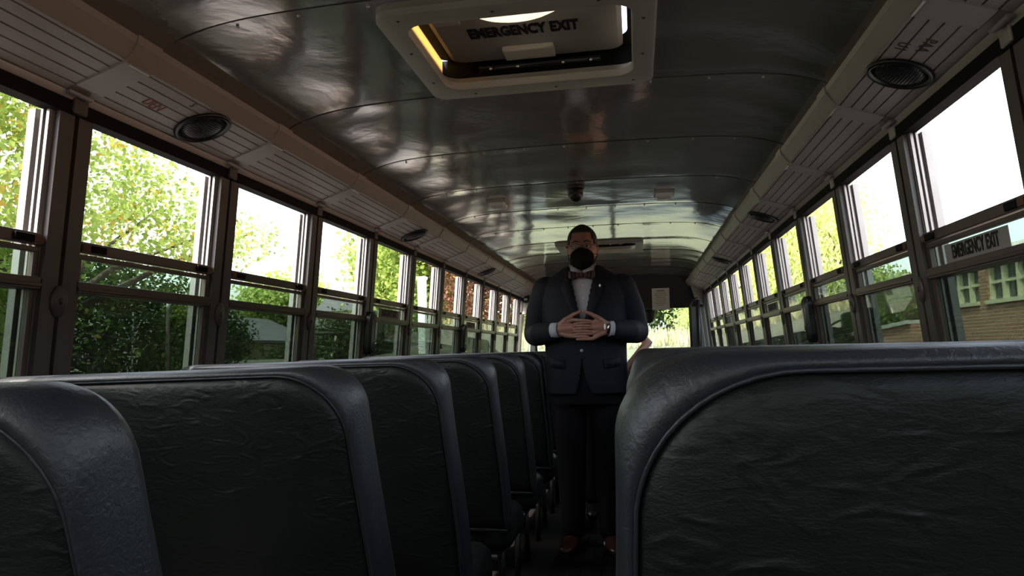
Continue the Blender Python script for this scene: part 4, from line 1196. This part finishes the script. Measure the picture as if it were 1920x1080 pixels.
# dry field ahead, a raised patch with tall grass
df = MB(); rg = random.Random(5)
for k in range(5000):
    x, y = rg.uniform(-7, 7), rg.uniform(30, 52); z = gz(x, y); h = rg.uniform(.3, .85); a = rg.uniform(0, 6.3)
    w_ = .05
    i0 = len(df.v); df.v += [(x - w_ * math.cos(a), y - w_ * math.sin(a), z), (x + w_ * math.cos(a), y + w_ * math.sin(a), z), (x + rg.uniform(-.15, .15), y + rg.uniform(-.1, .1), z + h)]
    df.f.append((i0, i0 + 1, i0 + 2))
me = bpy.data.meshes.new('tall_grass'); me.from_pydata(df.v, [], df.f); me.materials.append(MATS['dry_grass'])
go = bpy.data.objects.new('tall_grass', me); COL.objects.link(go); tag(go, 'tall dry yellow grass in the field ahead', 'grass', kind='stuff')

# ---- brick building on the right, its wall parallel to the bus
def brick_building():
    X = 8.0
    o = empty('brick_building', (X, 14, -1.0), 'long brick building with cream mullioned windows outside the right windows', 'building')
    def bx(name, m, x0, x1, y0, y1, z0, z1, par=None): return obj(name, MB().box(x0 - X, x1 - X, y0 - 14, y1 - 14, z0 + 1, z1 + 1), m, par or o)
    bx('brick_plinth', 'brick_wall', X, X + 7, -6, 22.45, -1.0, 1.86)
    bx('brick_band', 'brick_wall', X, X + 7, -6, 22.45, 2.72, 2.95)
    bx('roof_coping', 'concrete', X - .12, X + 7, -6.1, 22.55, 2.95, 3.02)
    # window groups between brick piers
    piers = [(22.1, 22.45), (19.9, 20.25), (17.7, 18.06), (15.5, 15.86), (13.3, 13.66), (11.1, 11.46), (8.9, 9.26)]
    for y0, y1 in piers: bx('brick_pier', 'brick_wall', X, X + .4, y0, y1, 1.86, 2.72)
    for (a0, a1), (b0, b1) in zip(piers, piers[1:]):
        y0, y1 = b1, a0
        wo_ = bx('window', 'pane_dark', X + .16, X + .20, y0, y1, 1.92, 2.72)
        if a0 > 22: bx('orange_panel', 'orange_panel', X + .12, X + .16, y0 + .1, y0 + .7, 1.95, 2.70, wo_)
        bx('sill', 'cream_paint', X - .06, X + .2, y0, y1, 1.84, 1.93, wo_)
        n = 3
        for k in range(n + 1):
            yy = y0 + (y1 - y0) * k / n; bx('mullion', 'cream_paint', X + .06, X + .18, yy - .045, yy + .045, 1.92, 2.72, wo_)
        bx('transom', 'cream_paint', X + .08, X + .18, y0, y1, 2.29, 2.35, wo_)
    bx('inner_wall', 'header_dark', X + .5, X + .6, -6, 22.2, 1.8, 2.75)
    return o
brick_building()
# low brick wall with pale coping running out from the building
lw = empty('low_wall', (6.0, 17, -1.0), 'low brick wall with a pale concrete coping beside the shrubs', 'wall')
A = Vector((5.86, 24.0)); B = Vector((6.15, 16.6)); d = (B - A).normalized(); n_ = Vector((-d.y, d.x)) * .16
def wl(z0a, z1a, z0b, z1b, k=1.):
    P = []
    for za, zb, in ((z0a, z0b), (z1a, z1b)):
        for pt, z in ((A - n_ * k, za), (B - n_ * k, zb), (B + n_ * k, zb), (A + n_ * k, za)): P.append((pt.x - 6, pt.y - 17, z + 1))
    return MB().hexa(P)
obj('brickwork', wl(-1, 1.06, -1, 1.44), 'brick_wall', lw)
obj('coping', wl(1.06, 1.14, 1.44, 1.52, 1.5), 'concrete', lw)

# ---- left: low yellow building with a grey roof
yb = empty('yellow_building', (-24, 46, 0), 'low pale yellow building with a wide dark grey roof beyond the left windows', 'building')
zg = .9
obj('siding_wall', MB().box(-6, 0, -6, 4.2, zg, 2.3), 'yellow_siding', yb)
obj('roof', MB().prism([(.9, 2.22), (-3, 4.0), (-6.9, 2.22), (-6.9, 2.05), (.9, 2.05)], -7.0, 5.0), 'grey_roof', yb)
obj('gable', MB().prism([(0, 2.2), (-3, 3.6), (-6, 2.2)], -6, -5.9), 'yellow_siding', yb)
for y in (-4, -1.0, 2.2):
    w1 = obj('window', MB().box(0, .05, y - .4, y + .4, 1.3, 1.95), 'pane_dark', yb); obj('window_frame', MB().box(.01, .06, y - .46, y + .46, 1.95, 2.02), 'white_post', w1)
for k, (x, y) in enumerate(((-21.5, 42.5), (-21.4, 45.4), (-21.6, 47.4))):
    tree('shrub', ['low round shrub before the yellow wall, left of three', 'low round shrub before the yellow wall, middle of three', 'low round shrub before the yellow wall, right of three'][k], G(x, y), .3, [((x, y, gz(x, y) + .3), (.5, .6, .3))], 900, .16, 'leaf_dark_shaded', 'shrubs before the yellow building', None, .1, 30 + k, .05)
# purple-grey roofed house and a white post further on
hs = empty('grey_house', (-19, 54, 0), 'house with a purple-grey shingle roof beyond the fourth left window', 'building')
z0 = gz(-19, 54)
obj('house_wall', MB().box(-3, 0, -4.5, 4.5, z0, 4.4), 'cream_paint', hs)
obj('roof', MB().prism([(.5, 4.3), (-1.5, 6.2), (-3.5, 4.3)], -5, 5), 'grey_roof', hs)
wp = empty('white_post', (-8.7, 30, gz(-8.7, 30)), 'thick sunlit white post outside the fifth left window', 'post')
obj('shaft', MB().box(-.16, .16, -.16, .16, 0, 3.2), 'white_post', wp, bevel=.03)
obj('cap', MB().box(-.20, .20, -.20, .20, 3.2, 3.32), 'white_post', wp, bevel=.02)
# road sign with its pole
sg = empty('road_sign', (-10.6, 14.35, gz(-10.6, 14.35)), 'small yellow square sign on a thin grey pole beside the conifer', 'sign')
zt = 1.27 - gz(-10.6, 14.35)
obj('pole', MB().tube([(0, 0, 0), (0, 0, zt + .9)], .02, 8), 'alloy', sg, True)
pl = obj('plate', MB().box(.02, .04, -.02, .22, zt - .11, zt + .11), 'sign_yellow', sg)
for y0, y1, a0, a1 in ((.05, .065, -.08, .08), (.10, .17, .02, .035), (.10, .17, -.05, -.035)): obj('sign_bar', MB().box(.04, .043, y0, y1, zt + a0, zt + a1), 'sign_print', pl)
up = empty('utility_pole', (-10.0, 14.7, gz(-10.0, 14.7)), 'thin dark utility pole standing just behind the yellow sign', 'pole')
obj('shaft', MB().tube([(0, 0, 0), (0, 0, 2.7)], [.05, .04], 8), 'bark', up, True)
obj('insulator', MB().tube([(0, 0, 2.7), (0, 0, 2.9)], .035, 8), 'white_post', up, True)
